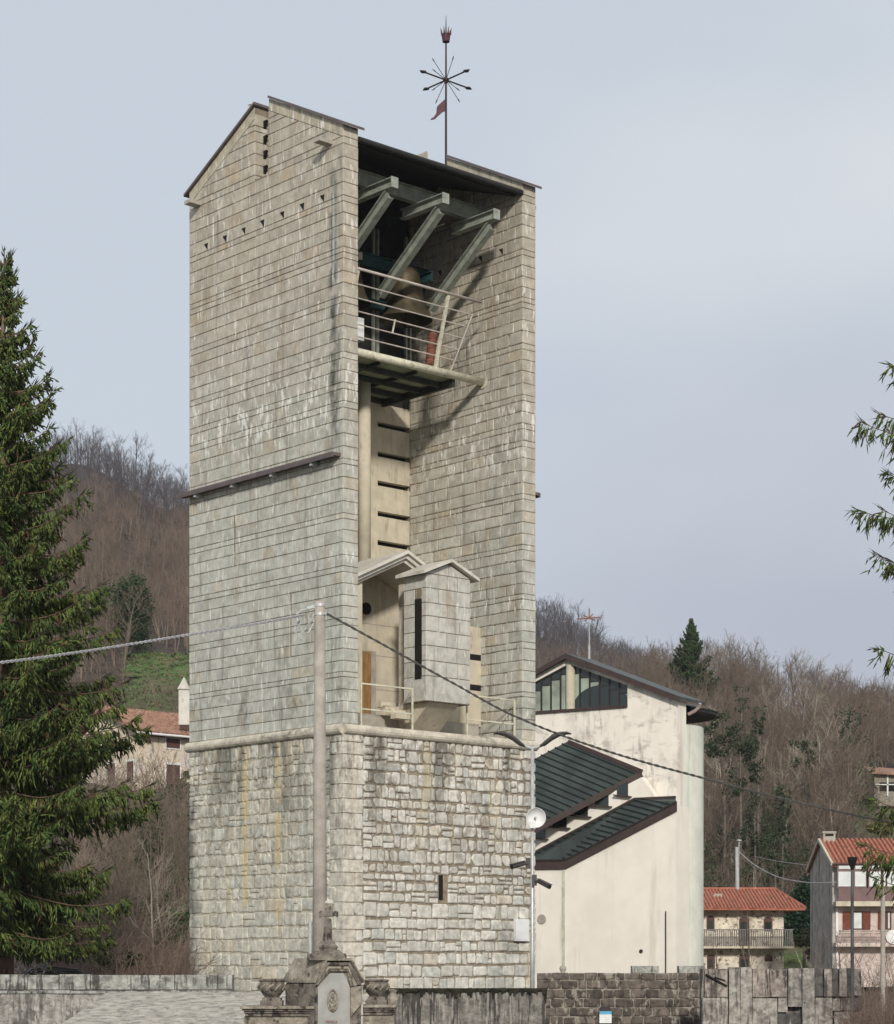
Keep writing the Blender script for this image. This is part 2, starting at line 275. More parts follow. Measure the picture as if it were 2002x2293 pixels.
    twig_red=mk('reddish twigs', (0.180, 0.130, 0.103), 0.95, 0.3, 0.2, 0),
    twig_pale=mk('pale branches', (0.34, 0.295, 0.24), 0.95, 0.25, 0.3, 0),
    leaf=mk('evergreen leaves', (1, 1, 1), 0.7, 0.25, 0.8, 0, attr=True, spec=0.25),
    blossom=mk('white blossom', (0.62, 0.62, 0.60), 0.9, 0.1, 3, 0),
    carpaint=mk('dark car paint', (0.018, 0.02, 0.022), 0.3, 0.1, 2, 0, spec=0.5),
    whitepaint=mk('white car paint', (0.65, 0.66, 0.67), 0.3, 0.05, 2, 0, spec=0.5),
    rubber=mk('rubber', (0.02, 0.02, 0.02), 0.8, 0.1, 3, 0),
    blue=mk('blue panel', (0.10, 0.36, 0.55), 0.5, 0.1, 3, 0),
    redletter=mk('worn red lettering', (0.24, 0.085, 0.06), 0.8, 0.2, 10, 0),
)

# ------------------------------------------------------------------ terrain (polar sheet seen from the path)
def zy(d, y): return ZC + (HY - y) / F * d
DN = [46, 70, 92, 112, 150, 165, 200, 240, 300, 340, 430, 520, 640, 900]
TN = {
    -700: [-.05, .7, 1.0, 4.2, 14.1, 18, 30, 40, 60, 74, 105, 110, 95, 60],
    150: [-.05, .7, 1.0, 4.0, 14.1, 18.0, zy(200, 1480), zy(240, 1390), zy(300, 1230), zy(340, 1150), zy(430, 1035), 100, 88, 55],
    420: [-.05, .7, 1.0, 3.8, 14.1, 19.0, zy(200, 1470), zy(240, 1420), zy(300, 1290), zy(340, 1225), zy(430, 1150), 90, 80, 50],
    800: [-.05, .1, .3, 1.0, 5, 8, 18, 29, 40, 48, 68, 80, 78, 45],
    1210: [-.05, .0, .0, .0, 1.5, 3, zy(200, 1960), zy(240, 1840), zy(300, 1690), zy(340, 1610), zy(430, 1490), zy(520, 1432), 66, 40],
    1420: [-.05, .0, .0, .0, 1.5, 3.4, zy(200, 1920), zy(240, 1790), zy(300, 1640), zy(340, 1580), zy(430, 1555), zy(520, 1545), 58, 36],
    1600: [-.05, .0, .0, .0, 1.6, 4.0, zy(200, 1950), zy(240, 1800), zy(300, 1650), zy(340, 1572), 46, 46, 40, 30],
    2000: [-.05, .0, .0, .0, 1.6, 4.0, zy(200, 1850), zy(240, 1765), zy(300, 1700), zy(340, 1655), 38, 36, 30, 24],
    2900: [-.05, .0, .0, .0, 1.6, 4.0, 10, 16, 24, 28, 30, 28, 24, 20],
}
TX = sorted(TN); TA = np.array([TN[k] for k in TX], float)
def bump2(x, y): return np.sin(x * .11 + 1.3) * np.cos(y * .09 + .4) * .6 + np.sin(x * .31 + y * .23) * .25
def H(x, y):
    x = np.asarray(x, float); y = np.asarray(y, float)
    px = CX + F * x / np.maximum(y, 1.0); d = y
    i = np.clip(np.searchsorted(TX, px) - 1, 0, len(TX) - 2); X = np.array(TX, float)
    tx = np.clip((px - X[i]) / (X[i + 1] - X[i]), 0, 1); tx = tx * tx * (3 - 2 * tx)
    D = np.array(DN, float); j = np.clip(np.searchsorted(D, d) - 1, 0, len(D) - 2)
    td = np.clip((d - D[j]) / (D[j + 1] - D[j]), 0, 1)
    z = (TA[i, j] * (1 - tx) + TA[i + 1, j] * tx) * (1 - td) + (TA[i, j + 1] * (1 - tx) + TA[i + 1, j + 1] * tx) * td
    return z + bump2(x, y) * np.clip((d - 160) / 80, 0, 1)
def build_terrain():
    pxs = np.linspace(-700, 2900, 181); ds = np.concatenate([np.linspace(46, 240, 98), np.linspace(244, 520, 70), np.linspace(530, 900, 30)])
    PX, DD = np.meshgrid(pxs, ds); X = (PX - CX) / F * DD; Z = H(X, DD)
    V = np.stack([X.ravel(), DD.ravel(), Z.ravel()], 1); n = len(pxs); m = len(ds)
    a = (np.arange(m - 1)[:, None] * n + np.arange(n - 1)[None, :]).ravel()
    f = np.stack([a, a + 1, a + n + 1, a + n], 1)
    tag(obj('hill', (V, f, None), M['soil'], smooth=True), kind='structure')
build_terrain()
g = MB(); g.add([(-600, -100, -.08), (600, -100, -.08), (600, 940, -.08), (-600, 940, -.08)], [(0, 1, 2, 3)])
tag(obj('ground', g, M['ground']), kind='structure')

# ------------------------------------------------------------------ bell tower, built in its own axes: a along the front, b into depth
D0 = 80.0; TROT = math.atan2(.668, .744); TLOC = ((768.5 - CX) / F * D0, D0, 0.0)
tower = thing('bell_tower', 'tall pale stone belfry of two gabled slabs on a rough masonry base', 'bell tower', TLOC, TROT)
def TW(a, b, z):                    # tower axes -> place
    c, s = math.cos(TROT), math.sin(TROT); return np.array([TLOC[0] + a * c - b * s, TLOC[1] + a * s + b * c, z])
W, DEP, TH, ZB, ZE, ZA = 9.86, 9.75, 0.72, 11.3, 33.3, 35.75    # width, depth, slab thickness, base, eave, apex
rng = random.Random(7)
SL = (ZA - ZE) / 4.875                                           # gable slope
def zr(b): return ZE + SL * (b if b < 4.875 else DEP - b)
# courses shared by all faces of the shaft
courses = []; z = ZB; k = 0
while z < 36:
    h = rng.uniform(.40, .50) if (k % 5 != 4 and rng.random() > .05) else rng.uniform(.19, .26)
    courses.append((z, z + h)); z += h; k += 1
def clip(poly, nx, nz, c):          # keep nx*s+nz*z<=c
    o = []
    for i in range(len(poly)):
        p, q = poly[i], poly[(i + 1) % len(poly)]; a = nx * p[0] + nz * p[1] - c; b = nx * q[0] + nz * q[1] - c
        if a <= 0: o.append(p)
        if a * b < 0:
            t = a / (a - b); o.append((p[0] + t * (q[0] - p[0]), p[1] + t * (q[1] - p[1])))
    return o
def block(mb, poly, fr, col, dep=.016, bev=.012, out=0.0):
    if len(poly) < 3: return
    s = [p[0] for p in poly]; zz = [p[1] for p in poly]; ws, wz = max(s) - min(s), max(zz) - min(zz)
    if ws < .09 or wz < .08: return
    cs, cz = sum(s) / len(s), sum(zz) / len(zz); fs, fz = 1 - 2 * bev / ws, 1 - 2 * bev / wz
    inn = [(cs + (p[0] - cs) * fs, cz + (p[1] - cz) * fz) for p in poly]
    n = len(poly); tl = [rng.uniform(-.004, .004) for _ in poly]
    vs = [fr(p[0], p[1], -dep) for p in poly] + [fr(p[0], p[1], out + t) for p, t in zip(inn, tl)]
    mb.add(vs, [tuple(range(n, 2 * n))] + [(i, (i + 1) % n, n + (i + 1) % n, n + i) for i in range(n)], col)
def stone_col(z):
    t = min(max((z - 17) / 12, 0), 1); t += rng.uniform(-.14, .14); t = min(max(t, 0), 1)
    a = np.array([.450, .450, .400]); b = np.array([.410, .370, .300])
    c = (a * (1 - t) + b * t) * rng.uniform(.90, 1.09)
    if rng.random() < .05: c = c * np.array([1.02, .95, .87])
    return tuple(c)
MORT = (.22, .18, .135)
def ashlar(mb, s0, s1, fr, avg=.86, zlo=ZB, zhi=99, clips=(), holes=(), single=False, thin=1.0, g_=.011, outr=.006, soft=False):
    for ci, (z0, z1) in enumerate(courses):
        if z1 <= zlo + .05 or z0 >= zhi: continue
        z0c, z1c = max(z0, zlo), min(z1, zhi)
        cuts = [s0]
        if single: cuts.append(s1)
        else:
            s = s0 + (avg * .55 if ci % 2 else avg) * rng.uniform(.8, 1.1)
            while s < s1 - .3:
                cuts.append(s); s += avg * rng.choice([.55, .8, 1, 1, 1, 1.15]) * thin
            cuts.append(s1)
        for q in range(len(cuts) - 1):
            a, b = cuts[q], cuts[q + 1]
            if any(not (b <= h[0] + .02 or a >= h[1] - .02 or z1c <= h[2] + .02 or z0c >= h[3] - .02) for h in holes):
                segs = []
                for h in holes:
                    if not (b <= h[0] or a >= h[1] or z1c <= h[2] + .02 or z0c >= h[3] - .02):
                        if h[0] - a > .12: segs.append((a, h[0]))
                        if b - h[1] > .12: segs.append((h[1], b))
            else: segs = [(a, b)]
            for a, b in segs:
                poly = [(a + g_, z0c + g_), (b - g_, z0c + g_), (b - g_, z1c - g_), (a + g_, z1c - g_)]
                for cl in clips: poly = clip(poly, *cl) if len(poly) >= 3 else []
                if soft and len(poly) == 4 and poly[0][1] < z1c - .15 and abs(poly[2][1] - poly[3][1]) < 1e-6: rubble_stone(mb, a, b, z0c, z1c, fr, stone_col(z0), rng.uniform(.10, .22), .012, .022)
                else: block(mb, poly, fr, stone_col(z0), out=rng.uniform(-.004, outr))
def rubble_stone(mb, a, b, c, d, fr, col, rnd=.35, prot=.04, dep=.035):
    g_ = rng.uniform(.006, .018); a += g_; b -= g_; c += g_; d -= g_
    w_, h_ = b - a, d - c
    if w_ < .08 or h_ < .07: return
    r = min(w_, h_) * rnd; j = lambda q: q + rng.uniform(-.018, .018)
    pl = [(j(a + r * rng.random()), j(c)), (j(b - r * rng.random()), j(c)), (j(b), j(c + r * rng.random())), (j(b), j(d - r * rng.random())),
          (j(b - r * rng.random()), j(d)), (j(a + r * rng.random()), j(d)), (j(a), j(d - r * rng.random())), (j(a), j(c + r * rng.random()))]
    cs, cz = (a + b) / 2, (c + d) / 2; n = 8; pr = prot * rng.uniform(.3, 1)
    ring = lambda f, e: [fr(cs + (p[0] - cs) * (1 - f / w_ * 2), cz + (p[1] - cz) * (1 - f / h_ * 2), e) for p in pl]
    vs = ring(0, -dep) + ring(.012, pr * .4) + ring(.05, pr)
    fs = [tuple(range(2 * n, 3 * n))] + [(k * n + i, k * n + (i + 1) % n, (k + 1) * n + (i + 1) % n, (k + 1) * n + i) for k in range(2) for i in range(n)]
    mb.add(vs, fs, col)
RK = .42                                                          # width of the raking stones under the coping
def rake(mb, b0, b1, fr):
    n = int(abs(b1 - b0) / .62); nrm = math.hypot(1, SL)
    for i in range(n):
        p, q = b0 + (b1 - b0) * i / n, b0 + (b1 - b0) * (i + 1) / n
        sg = .012 if q > p else -.012; p += sg; q -= sg
        poly = [(p, zr(p) - RK * nrm + .014), (q, zr(q) - RK * nrm + .014), (q, zr(q) - .01), (p, zr(p) - .01)]
        block(mb, poly, fr, tuple(np.array([.43, .39, .30]) * rng.uniform(.93, 1.06)))
def slab(name, a_out, a_in, sgn):
    """one gabled slab wall; a_out its outer face, a_in its inner face, sgn the outward direction of the outer face"""
    mb = MB(); i = .022
    lo, hi = min(a_out, a_in) + i, max(a_out, a_in) - i
    prof = [(i, ZB - .2), (DEP - i, ZB - .2), (DEP - i, ZE), (5.38 + i, zr(5.38 + i) - .02), (5.38 + i, 32.7 - i), (4.54 - i, 32.7 - i), (4.54 - i, zr(4.54 - i) - .02), (i, ZE)]
    mb.ext([(lo, b, z) for b, z in prof], (hi - lo, 0, 0), MORT)
    nrm = math.hypot(1, SL) * RK
    cl1 = (-SL, 1, ZE - nrm - .014); cl2 = (SL, 1, ZE + SL * DEP - nrm - .014)
    slot = [(4.54, 5.38, 32.7, 99)]
    fo = lambda s, z, d: (a_out + sgn * d, s, z)
    slits = [(6.67, 6.74, 17.95, 19.9), (3.10, 3.17, 14.3, 16.25)] if sgn < 0 else []
    ashlar(mb, 0.0, 4.875, fo, .88, clips=(cl1,), holes=slot + slits); ashlar(mb, 4.875, DEP, fo, .88, clips=(cl2,), holes=slot + slits)
    rake(mb, 4.5, 0.0, fo); rake(mb, 5.4, DEP, fo)
    fi = lambda s, z, d: (a_in - sgn * d, s, z)
    ashlar(mb, 0.0, 6.8, fi, .86, clips=((-SL, 1, ZE - nrm - .014),), zlo=ZB, g_=.018, outr=.006, soft=True)
    rake(mb, 4.5, 0.0, fi)
    ff = lambda s, z, d: (s, -d, z)
    ashlar(mb, min(a_out, a_in), max(a_out, a_in), ff, single=True, zhi=33.25)
    fj = lambda s, z, d: (s, 5.38 - d, z)
    ashlar(mb, min(a_out, a_in), max(a_out, a_in), fj, single=True, zlo=32.7, zhi=35.3)
    fk = lambda s, z, d: (s, 4.54 + d, z)
    ashlar(mb, min(a_out, a_in), max(a_out, a_in), fk, single=True, zlo=32.7, zhi=35.3)
    o = obj(name, mb, M['ashlar_run' if sgn < 0 else 'ashlar'], tower)
    # copings on both slopes
    for (b0, b1) in ((4.42, -.22), (5.30, DEP + .22)):
        c = MB(); p0, p1 = lo - .14, hi + .14
        c.hexa([(p0, b0, zr(b0) + .0), (p1, b0, zr(b0) + .0), (p1, b1, zr(b1) + .0), (p0, b1, zr(b1) + .0)][::-1],
               [(p0, b0, zr(b0) + .10), (p1, b0, zr(b0) + .10), (p1, b1, zr(b1) + .10), (p0, b1, zr(b1) + .10)][::-1])
        obj('coping', c, M['coping'], tower)
    # stepped notches closing the slot
    for q in range(4):
        nb = MB(); zz = 33.0 + q * .58
        am = (a_out + a_in) / 2 - sgn * .16
        nb.ext([(am, 5.374, zz), (am, 5.20, zz + .30), (am, 5.374, zz + .30)], (sgn * .12, 0, 0)); obj('slot_notch', nb, M['black'], tower)
    sp = MB(); sp.box(min(a_out - sgn * .05, a_out + sgn * .62), max(a_out - sgn * .05, a_out + sgn * .62), .62, .98, 32.72, 32.86); obj('gargoyle_spout', sp, M['concrete_grey'], tower)
    sp = MB(); sp.box(min(a_out - sgn * .05, a_out + sgn * .55), max(a_out - sgn * .05, a_out + sgn * .55), 8.9, 9.3, 32.6, 32.74); obj('gargoyle_spout', sp, M['concrete_grey'], tower)
    # weep holes: black plates paint their dark insides
    for b in (1.23, 2.45, 3.66, 4.91, 6.10, 7.34, 8.59):
        h = MB(); h.ext([(a_out + sgn * .012, b - .13, 31.0), (a_out + sgn * .012, b + .13, 31.0), (a_out + sgn * .012, b - .1, 30.72)], (-sgn * .05, 0, 0)); obj('vent_hole_plate', h, M['black'], tower)
        if b < 6: 
            h = MB(); h.ext([(a_in - sgn * .012, b - .10, 31.0), (a_in - sgn * .012, b + .13, 31.0), (a_in - sgn * .012, b - .1, 30.72)], (sgn * .05, 0, 0)); obj('vent_hole_plate', h, M['black'], tower)
    # rain ledge with brackets
    l = MB(); x0, x1 = sorted((a_out + sgn * .002, a_out + sgn * .40)); l.box(x0, x1, .14, DEP + .3, 21.12, 21.24)
    x0, x1 = sorted((a_out + sgn * .34, a_out + sgn * .40)); l.box(x0, x1, .14, DEP + .3, 21.06, 21.116)
    led = obj('rain_ledge', l, M['coping'], tower)
    for b in (1.51, 3.96, 6.48, 8.91):
        k_ = MB(); x0, x1 = sorted((a_out + sgn * .002, a_out + sgn * .335)); k_.box(x0, x1, b - .07, b + .07, 20.96, 21.115)
        obj('bracket', k_, M['galv'], led)
    return o
slab('slab_wall', 0.0, TH, -1)
slab('slab_wall', W, W - TH, 1)

# ---- rubble base
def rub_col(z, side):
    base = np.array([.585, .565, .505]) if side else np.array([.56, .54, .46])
    c = base * rng.uniform(.82, 1.10)
    q = rng.random()
    if q < .07: c = c * np.array([1.0, .94, .88])
    elif q < .16: c = c * np.array([.92, .945, .965])
    elif q < .19: c = c * .70
    return tuple(c)
def rubble(mb, s0, s1, z0, z1, fr, side, hole=None):
    z = z0
    while z < z1 - .02:
        up = (z - z0) / (z1 - z0); low = up < .45
        h = rng.uniform(.40, .54) if low else rng.uniform(.34, .54)
        if hole and z < hole[3] < z + h + .12: h = hole[3] - z
        if hole and z < hole[2] < z + h + .12: h = hole[2] - z
        if z1 - z - h < .2: h = z1 - z
        s = s0
        def put(a, b, c, d):
            rr_ = rng.uniform(.16, .34) if low else rng.uniform(.30, .60); gg = (.014 if low else .022) if side else .004
            rubble_stone(mb, a + gg * rng.random(), b - gg * rng.random(), c + gg * rng.random(), d - gg * rng.random(), fr, rub_col(c, side), rr_, .034 if side else .02, .026)
        while s < s1 - .02:
            l = rng.choice([.32, .42, .52, .66, .85] if low else [.26, .34, .42, .5, .64]) * rng.uniform(.85, 1.15)
            e = s + l
            if hole and z < hole[3] - .02 and z + h > hole[2] + .02:
                if s < hole[0] < e + .14: e = hole[0]
                if hole[0] - .01 <= s < hole[1] - .01: s = hole[1]; continue
            if s1 - e < .2: e = s1
            q = rng.random()
            if q < (.05 if low else .13) and e - s > .3: f = rng.uniform(.38, .62); put(s, e, z, z + h * f); put(s, e, z + h * f, z + h)
            elif q < (.12 if low else .30) and e - s > .5: f = rng.uniform(.3, .7); m_ = s + (e - s) * f; g2 = rng.uniform(.4, .6); put(s, m_, z, z + h); put(m_, e, z, z + h * g2); put(m_, e, z + h * g2, z + h)
            else: put(s, e, z + rng.uniform(-.02, .045), z + h + rng.uniform(-.05, .02))
            s = e
        z += h
mb = MB(); QZ = []
mort = (.36, .31, .235)
mb.box(.035, W - .035, .036, DEP - .035, -.3, 10.95, (.27, .225, .17)); mb.box(.028, .0345, .037, DEP - .036, -.3, 10.94, (.47, .43, .345))
slotw = (4.68, 5.16, 4.75, 5.87)
ffront = lambda s, z, d: (s, -d, z); fleft = lambda s, z, d: (-d, s, z)
z = 0.0; k = 0
while z < 10.95:                    # long and short quoins at the near corner
    h = min(rng.uniform(.46, .62), 10.95 - z)
    qa, qb = ((.95, .42) if k % 2 else (.55, .80)); qa *= rng.uniform(.9, 1.15)
    c_ = tuple(np.array([.58, .545, .465]) * rng.uniform(.92, 1.08))
    block(mb, [(0.0, z + .01), (qa - .012, z + .01), (qa - .012, z + h - .01), (0.0, z + h - .01)], ffront, c_, dep=.04, bev=.012)
    block(mb, [(0.0, z + .01), (qb - .012, z + .01), (qb - .012, z + h - .01), (0.0, z + h - .01)], fleft, c_, dep=.04, bev=.012)
    rubble(mb, qa, W, z, z + h, ffront, True, slotw if k >= 0 else None) if False else None
    QZ.append((z, h, qa, qb)); z += h; k += 1
rubble(mb, .95, W, 0.0, 10.95, ffront, True, slotw)
rubble(mb, .80, DEP, 0.0, 10.95, fleft, False)
for (z, h, qa, qb) in QZ:
    if qa < .9: rubble_stone(mb, qa, .95, z, z + h, ffront, rub_col(z, True))
    if qb < .75: rubble_stone(mb, qb, .80, z, z + h, fleft, rub_col(z, False))
obj('base_wall', mb, M['rubble'], tower)
s_ = MB(); s_.box(slotw[0] + .02, slotw[1] - .02, .020, .030, slotw[2] + .02, slotw[3] - .02); sw_ = obj('slit_window', s_, mk('slit reveal', (.27, .215, .145), .95, .3, 3, .3, 10), tower)
s_ = MB(); s_.box(slotw[0] + .03, slotw[0] + .24, .008, .016, slotw[2] + .14, slotw[3] - .02); obj('slit_opening', s_, M['black'], sw_)
# torus string course and terrace
t_ = MB(); r = .20
def torus(pts, mb, n=14, seg=.9):
    tot = []
    for (p, q) in zip(pts[:-1], pts[1:]):
        p = np.array(p); q = np.array(q); L = np.linalg.norm(q - p); m = max(1, int(L / seg))
        for i in range(m):
            tot.append((p + (q - p) * i / m, p + (q - p) * (i + 1) / m))
    for (p, q) in tot:
        t = (q - p) / np.linalg.norm(q - p); jr = r * rng.uniform(.97, 1.03)
        mb.tube([p + t * .006, p + t * .03, q - t * .03, q - t * .006], [jr - .012, jr, jr, jr - .012], n)
torus([(0.02, DEP + .15, 11.1), (0.02, 0.02, 11.1), (W + .05, 0.02, 11.1)], t_)
obj('string_course', t_, M['string'], tower, smooth=False)
t_ = MB(); t_.box(.06, W - .06, .06, DEP - .06, 10.96, 11.29); obj('terrace_floor', t_, M['concrete_grey'], tower)
# ---- roof between the slabs
a0, a1 = TH + .01, W - TH - .01; RS = .34
r_ = MB(); zf = 32.84; zrd = zf + RS * 4.75
r_.ext([(a0, .12, zf), (a0, 4.87, zrd), (a0, 9.6, zf), (a0, 9.6, zf + .16), (a0, 4.87, zrd + .16), (a0, .12, zf + .16)], (a1 - a0, 0, 0))
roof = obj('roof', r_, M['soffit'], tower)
sm = MB()
for i in range(15):
    a = a0 + .25 + i * (a1 - a0 - .5) / 14
    sm.beam((a, .14, zf + .19), (a, 4.87, zrd + .19), .05, .05, (0, 0, 1))
obj('roof_seam', sm, M['greenroof'], roof)
gt = MB(); gt.tube([(a0 + .02, .02, 32.92), (a1 - .02, .02, 32.92)], .11, 10); obj('gutter', gt, M['soffit'], tower)
rc = MB(); rc.box(8.2, a1 - .02, 4.45, 5.3, zrd + .2, zrd + .42); obj('ridge_cap', rc, M['coping'], tower)
sb = MB()
for i in range(26):
    b = .35 + i * .17
    sb.box(a0 + .02, a1 - .02, b, b + .10, zf + RS * (b - .12) - .05, zf + RS * (b - .12) - .002)
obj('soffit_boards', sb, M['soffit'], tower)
# ---- belfry steelwork
b_ = MB(); b_.ibeam((a0, 2.2, 32.5), (a1, 2.2, 32.5), .30, .56); obj('cross_beam', b_, M['steel'], tower)
for a in (2.55, 5.12, 7.80):
    c_ = MB(); c_.ibeam((a, .10, 31.78), (a, 2.6, 31.78), .30, .34); c_.box(a - .17, a + .17, .06, .10, 31.58, 31.98)
    cb = obj('cantilever_beam', c_, M['steel'], tower)
    c_ = MB(); c_.ibeam((a, .42, 31.40), (a, 3.95, 28.95), .28, .34); obj('diagonal_brace', c_, M['steel'], tower)
fr_ = MB()
for a in (1.5, 3.4, 4.0, 6.55, 8.3):
    for da in (-.11, .11): fr_.box(a + da - .045, a + da + .045, 5.9, 6.02, 26.0, 32.4)
obj('frame_post', fr_, M['steel'], tower)
fr_ = MB(); fr_.ibeam((a0, 5.7, 30.9), (a1, 5.7, 30.9), .3, .5); fr_.ibeam((a0, 5.7, 29.2), (a1, 5.7, 29.2), .25, .3)
for a in (2.9, 7.9): fr_.ibeam((a, 4.0, 30.3), (a, 6.6, 30.3), .25, .35)
obj('bell_frame_beam', fr_, M['teal'], tower)
for p0, p1 in (((7.4, 4.3, 29.9), (9.1, 5.8, 30.4)), ((2.6, 4.2, 30.6), (4.2, 4.2, 30.6)), ((8.0, 3.9, 29.2), (8.9, 6.0, 29.9))): fr_ = MB(); fr_.tube([p0, p1], .05, 6); obj('tie_rod', fr_, M['iron'], tower)
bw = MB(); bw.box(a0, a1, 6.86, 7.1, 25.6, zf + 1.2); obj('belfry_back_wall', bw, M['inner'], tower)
# platform with pipe edge
p_ = MB(); p_.box(a0, 7.72, 2.35, 6.8, 25.78, 25.86); plat = obj('platform_deck', p_, mk('green deck underside', (0.26, 0.28, 0.185), .8, .2, 2, .1, 10), tower)
jb = MB()
for b in (3.2, 4.4, 5.6, 6.7): jb.beam((a0, b, 25.66), (7.72, b, 25.66), .13, .2)
for a in (1.9, 3.8, 5.7): jb.beam((a, 2.42, 25.70), (a, 6.8, 25.70), .08, .14)
jb.beam((7.66, 2.42, 25.62), (7.66, 6.8, 25.62), .14, .28)
obj('deck_joist', jb, mk('dark green joists', (0.035, 0.04, 0.03), .7, .2, 2, 0), plat)
pp = MB(); pp.tube([(a0, 2.3, 25.88), (W - TH - .005, 2.3, 25.88)], .155, 16); pipe = obj('edge_pipe', pp, M['cream'], tower, smooth=True)
fl = MB(); fl.tube([(W - TH - .05, 2.3, 25.88), (W - TH - .003, 2.3, 25.88)], .27, 18); obj('flange', fl, M['cream'], pipe)
# outward leaning railing
R0 = np.array([0, 2.3, 25.95]); R1 = np.array([0, 1.42, 28.72])
def rl(a, t): q = R0 + (R1 - R0) * t; return (a, q[1], q[2])
rr = MB(); rr.tube([rl(a0, 1), rl(8.22, 1)], .055, 10); rail = obj('platform_railing', rr, M['rail'], tower, smooth=True)
for i, t in enumerate((.17, .32, .48, .64, .81)):
    q = MB(); e = 7.30 + .72 * t
    q.tube([rl(a0, t), rl(e, t)], .026, 6); obj('rail_bar', q, M['rail'], rail)
for a in (1.9, 4.1, 6.5):
    q = MB(); q.beam((a, 2.24, 25.95), (a, 1.46, 28.66), .09, .13, (1, 0, 0)) if a != 4.1 else q.beam(rl(a, .32), rl(a, .5), .05, .05, (1, 0, 0)); obj('rail_post', q, M['cream'], rail)
q = MB(); q.tube([rl(7.35, 0), rl(7.9, .82)], .03, 6); obj('rail_post', q, M['rail'], rail)
# back wall with horizontal slits, column, slab joints
bk = MB(); zs = [16.0]; slits = []
for zt in (24.84, 23.61, 22.41, 21.15, 19.95): slits.append((zt - .21, zt))
bb = 6.8; bk.box(a0, a1, bb + .32, bb + .5, 11.3, 25.6)                       # dark-side backing
cur = 11.3
for (s0_, s1_) in sorted(slits):
    bk.box(a0, a1, bb, bb + .3, cur, s0_); bk.box(a0, 7.38, bb, bb + .3, s0_ - .0, s1_ + .0); cur = s1_
bk.box(a0, a1, bb, bb + .3, cur, 25.6)
obj('slit_wall', bk, M['concrete'], tower)
for (s0_, s1_) in slits: sd = MB(); sd.box(7.39, a1, bb + .29, bb + .315, s0_, s1_); obj('slit_opening', sd, M['black'], tower)
cl = MB(); cl.tube([(4.92, 4.7, 18.3), (4.92, 4.7, 25.6)], .255, 24); obj('column', cl, M['concrete'], tower, smooth=True)
# ---- concrete porch with gable roof across the opening
po = MB(); pf = 2.42; pe = 12.0
def pz(a): return 18.42 - .47 * abs(a - 4.92)
po.ext([(a0, pf, pe), (2.92, pf, pe), (2.92, pf, pz(2.92) - .3), (a0, pf, pz(a0) - .3)], (0, .30, 0))       # left pier
po.ext([(6.95, pf, pe), (a1, pf, pe), (a1, pf, 16.0), (7.75, pf, 16.02), (7.6, pf, pz(7.6) - .3), (6.95, pf, pz(6.95) - .3)], (0, .30, 0))         # right of the recess
po.ext([(2.0, 4.5, pe), (7.0, 4.5, pe), (7.0, 4.5, pz(7.0) - .32), (4.92, 4.5, pz(4.92) - .32), (2.0, 4.5, pz(2.0) - .32)], (0, .25, 0))   # back of the recess
po.box(6.98, 7.2, pf + .302, 4.5, pe, 16.4)
porch = obj('porch_wall', po, M['concrete'], tower)
for zz in (13.4, 14.75, 15.98):
    j = MB(); j.box(2.95, 6.95, 4.488, 4.496, zz - .012, zz + .012); obj('board_joint', j, M['concrete_grey'], porch)
for (z0_, z1_) in ((14.66, 14.9), (13.44, 13.68)): j = MB(); j.box(8.5, a1 - .004, pf - .006, pf - .002, z0_, z1_); obj('slit_opening', j, M['black'], porch)
j = MB(); j.tube([(4.83, 4.44, 16.56), (4.83, 4.496, 16.56)], .24, 22); obj('round_window', j, M['black'], porch)
d_ = MB(); d_.box(4.55, 5.33, 4.46, 4.494, 12.02, 14.9); obj('door_recess', d_, M['concrete_grey'], porch)
d_ = MB(); d_.box(4.6, 5.05, 4.43, 4.458, 12.02, 14.85); obj('door', d_, M['door'], porch)
rf = MB()
for (o0, o1, b0, b1, th) in ((0, .13, 2.02, 6.8, .13), (-.16, -.004, 2.16, 6.8, .15), (-.30, -.164, 2.30, 6.8, .13)):
    for sgn in (-1, 1):
        e = a0 if sgn < 0 else 7.62
        zc0, ze0 = 18.42 + o0, 18.42 - .47 * abs(e - 4.92) + o0
        rf.hexa([(4.92, b0, zc0), (e, b0, ze0), (e, b1, ze0), (4.92, b1, zc0)], [(4.92, b0, zc0 + th), (e, b0, ze0 + th), (e, b1, ze0 + th), (4.92, b1, zc0 + th)])
obj('porch_roof', rf, M['concrete_pale'], tower)
pl = MB(); pl.box(a0, 8.35, 1.7, 6.75, 11.292, 11.99); obj('porch_plinth', pl, M['concrete_grey'], tower)
# ---- stone turret
tu = MB(); ta0, ta1, tb0, tb1, tz0, tz1 = 3.80, 6.06, -.30, 1.01, 12.4, 17.22; i = .022
tu.box(ta0 + i, ta1 - i, tb0 + i, tb1, tz0, tz1, MORT)
tu.box(4.75, ta1 - i, tb1 + .002, pf - .01, tz0, tz1, (.5, .45, .36))
tu.ext([(ta0 + i, tb0 + i, tz1), (ta1 - i, tb0 + i, tz1), (4.93, tb0 + i, tz1 + .50)], (0, tb1 - tb0 - .03, 0), MORT)
tcol = lambda: tuple(np.array([.47, .455, .41]) * rng.uniform(.92, 1.1))
zc_ = [12.4, 13.35, 13.93, 14.5, 15.05, 15.62, 16.12, 16.68, 17.22]
ff = lambda s, z, d: (s, tb0 - d, z); fl_ = lambda s, z, d: (ta0 - d, s, z); fr2 = lambda s, z, d: (ta1 + d, s, z)
sl_ = (-.02, .36, 13.15, 16.3)
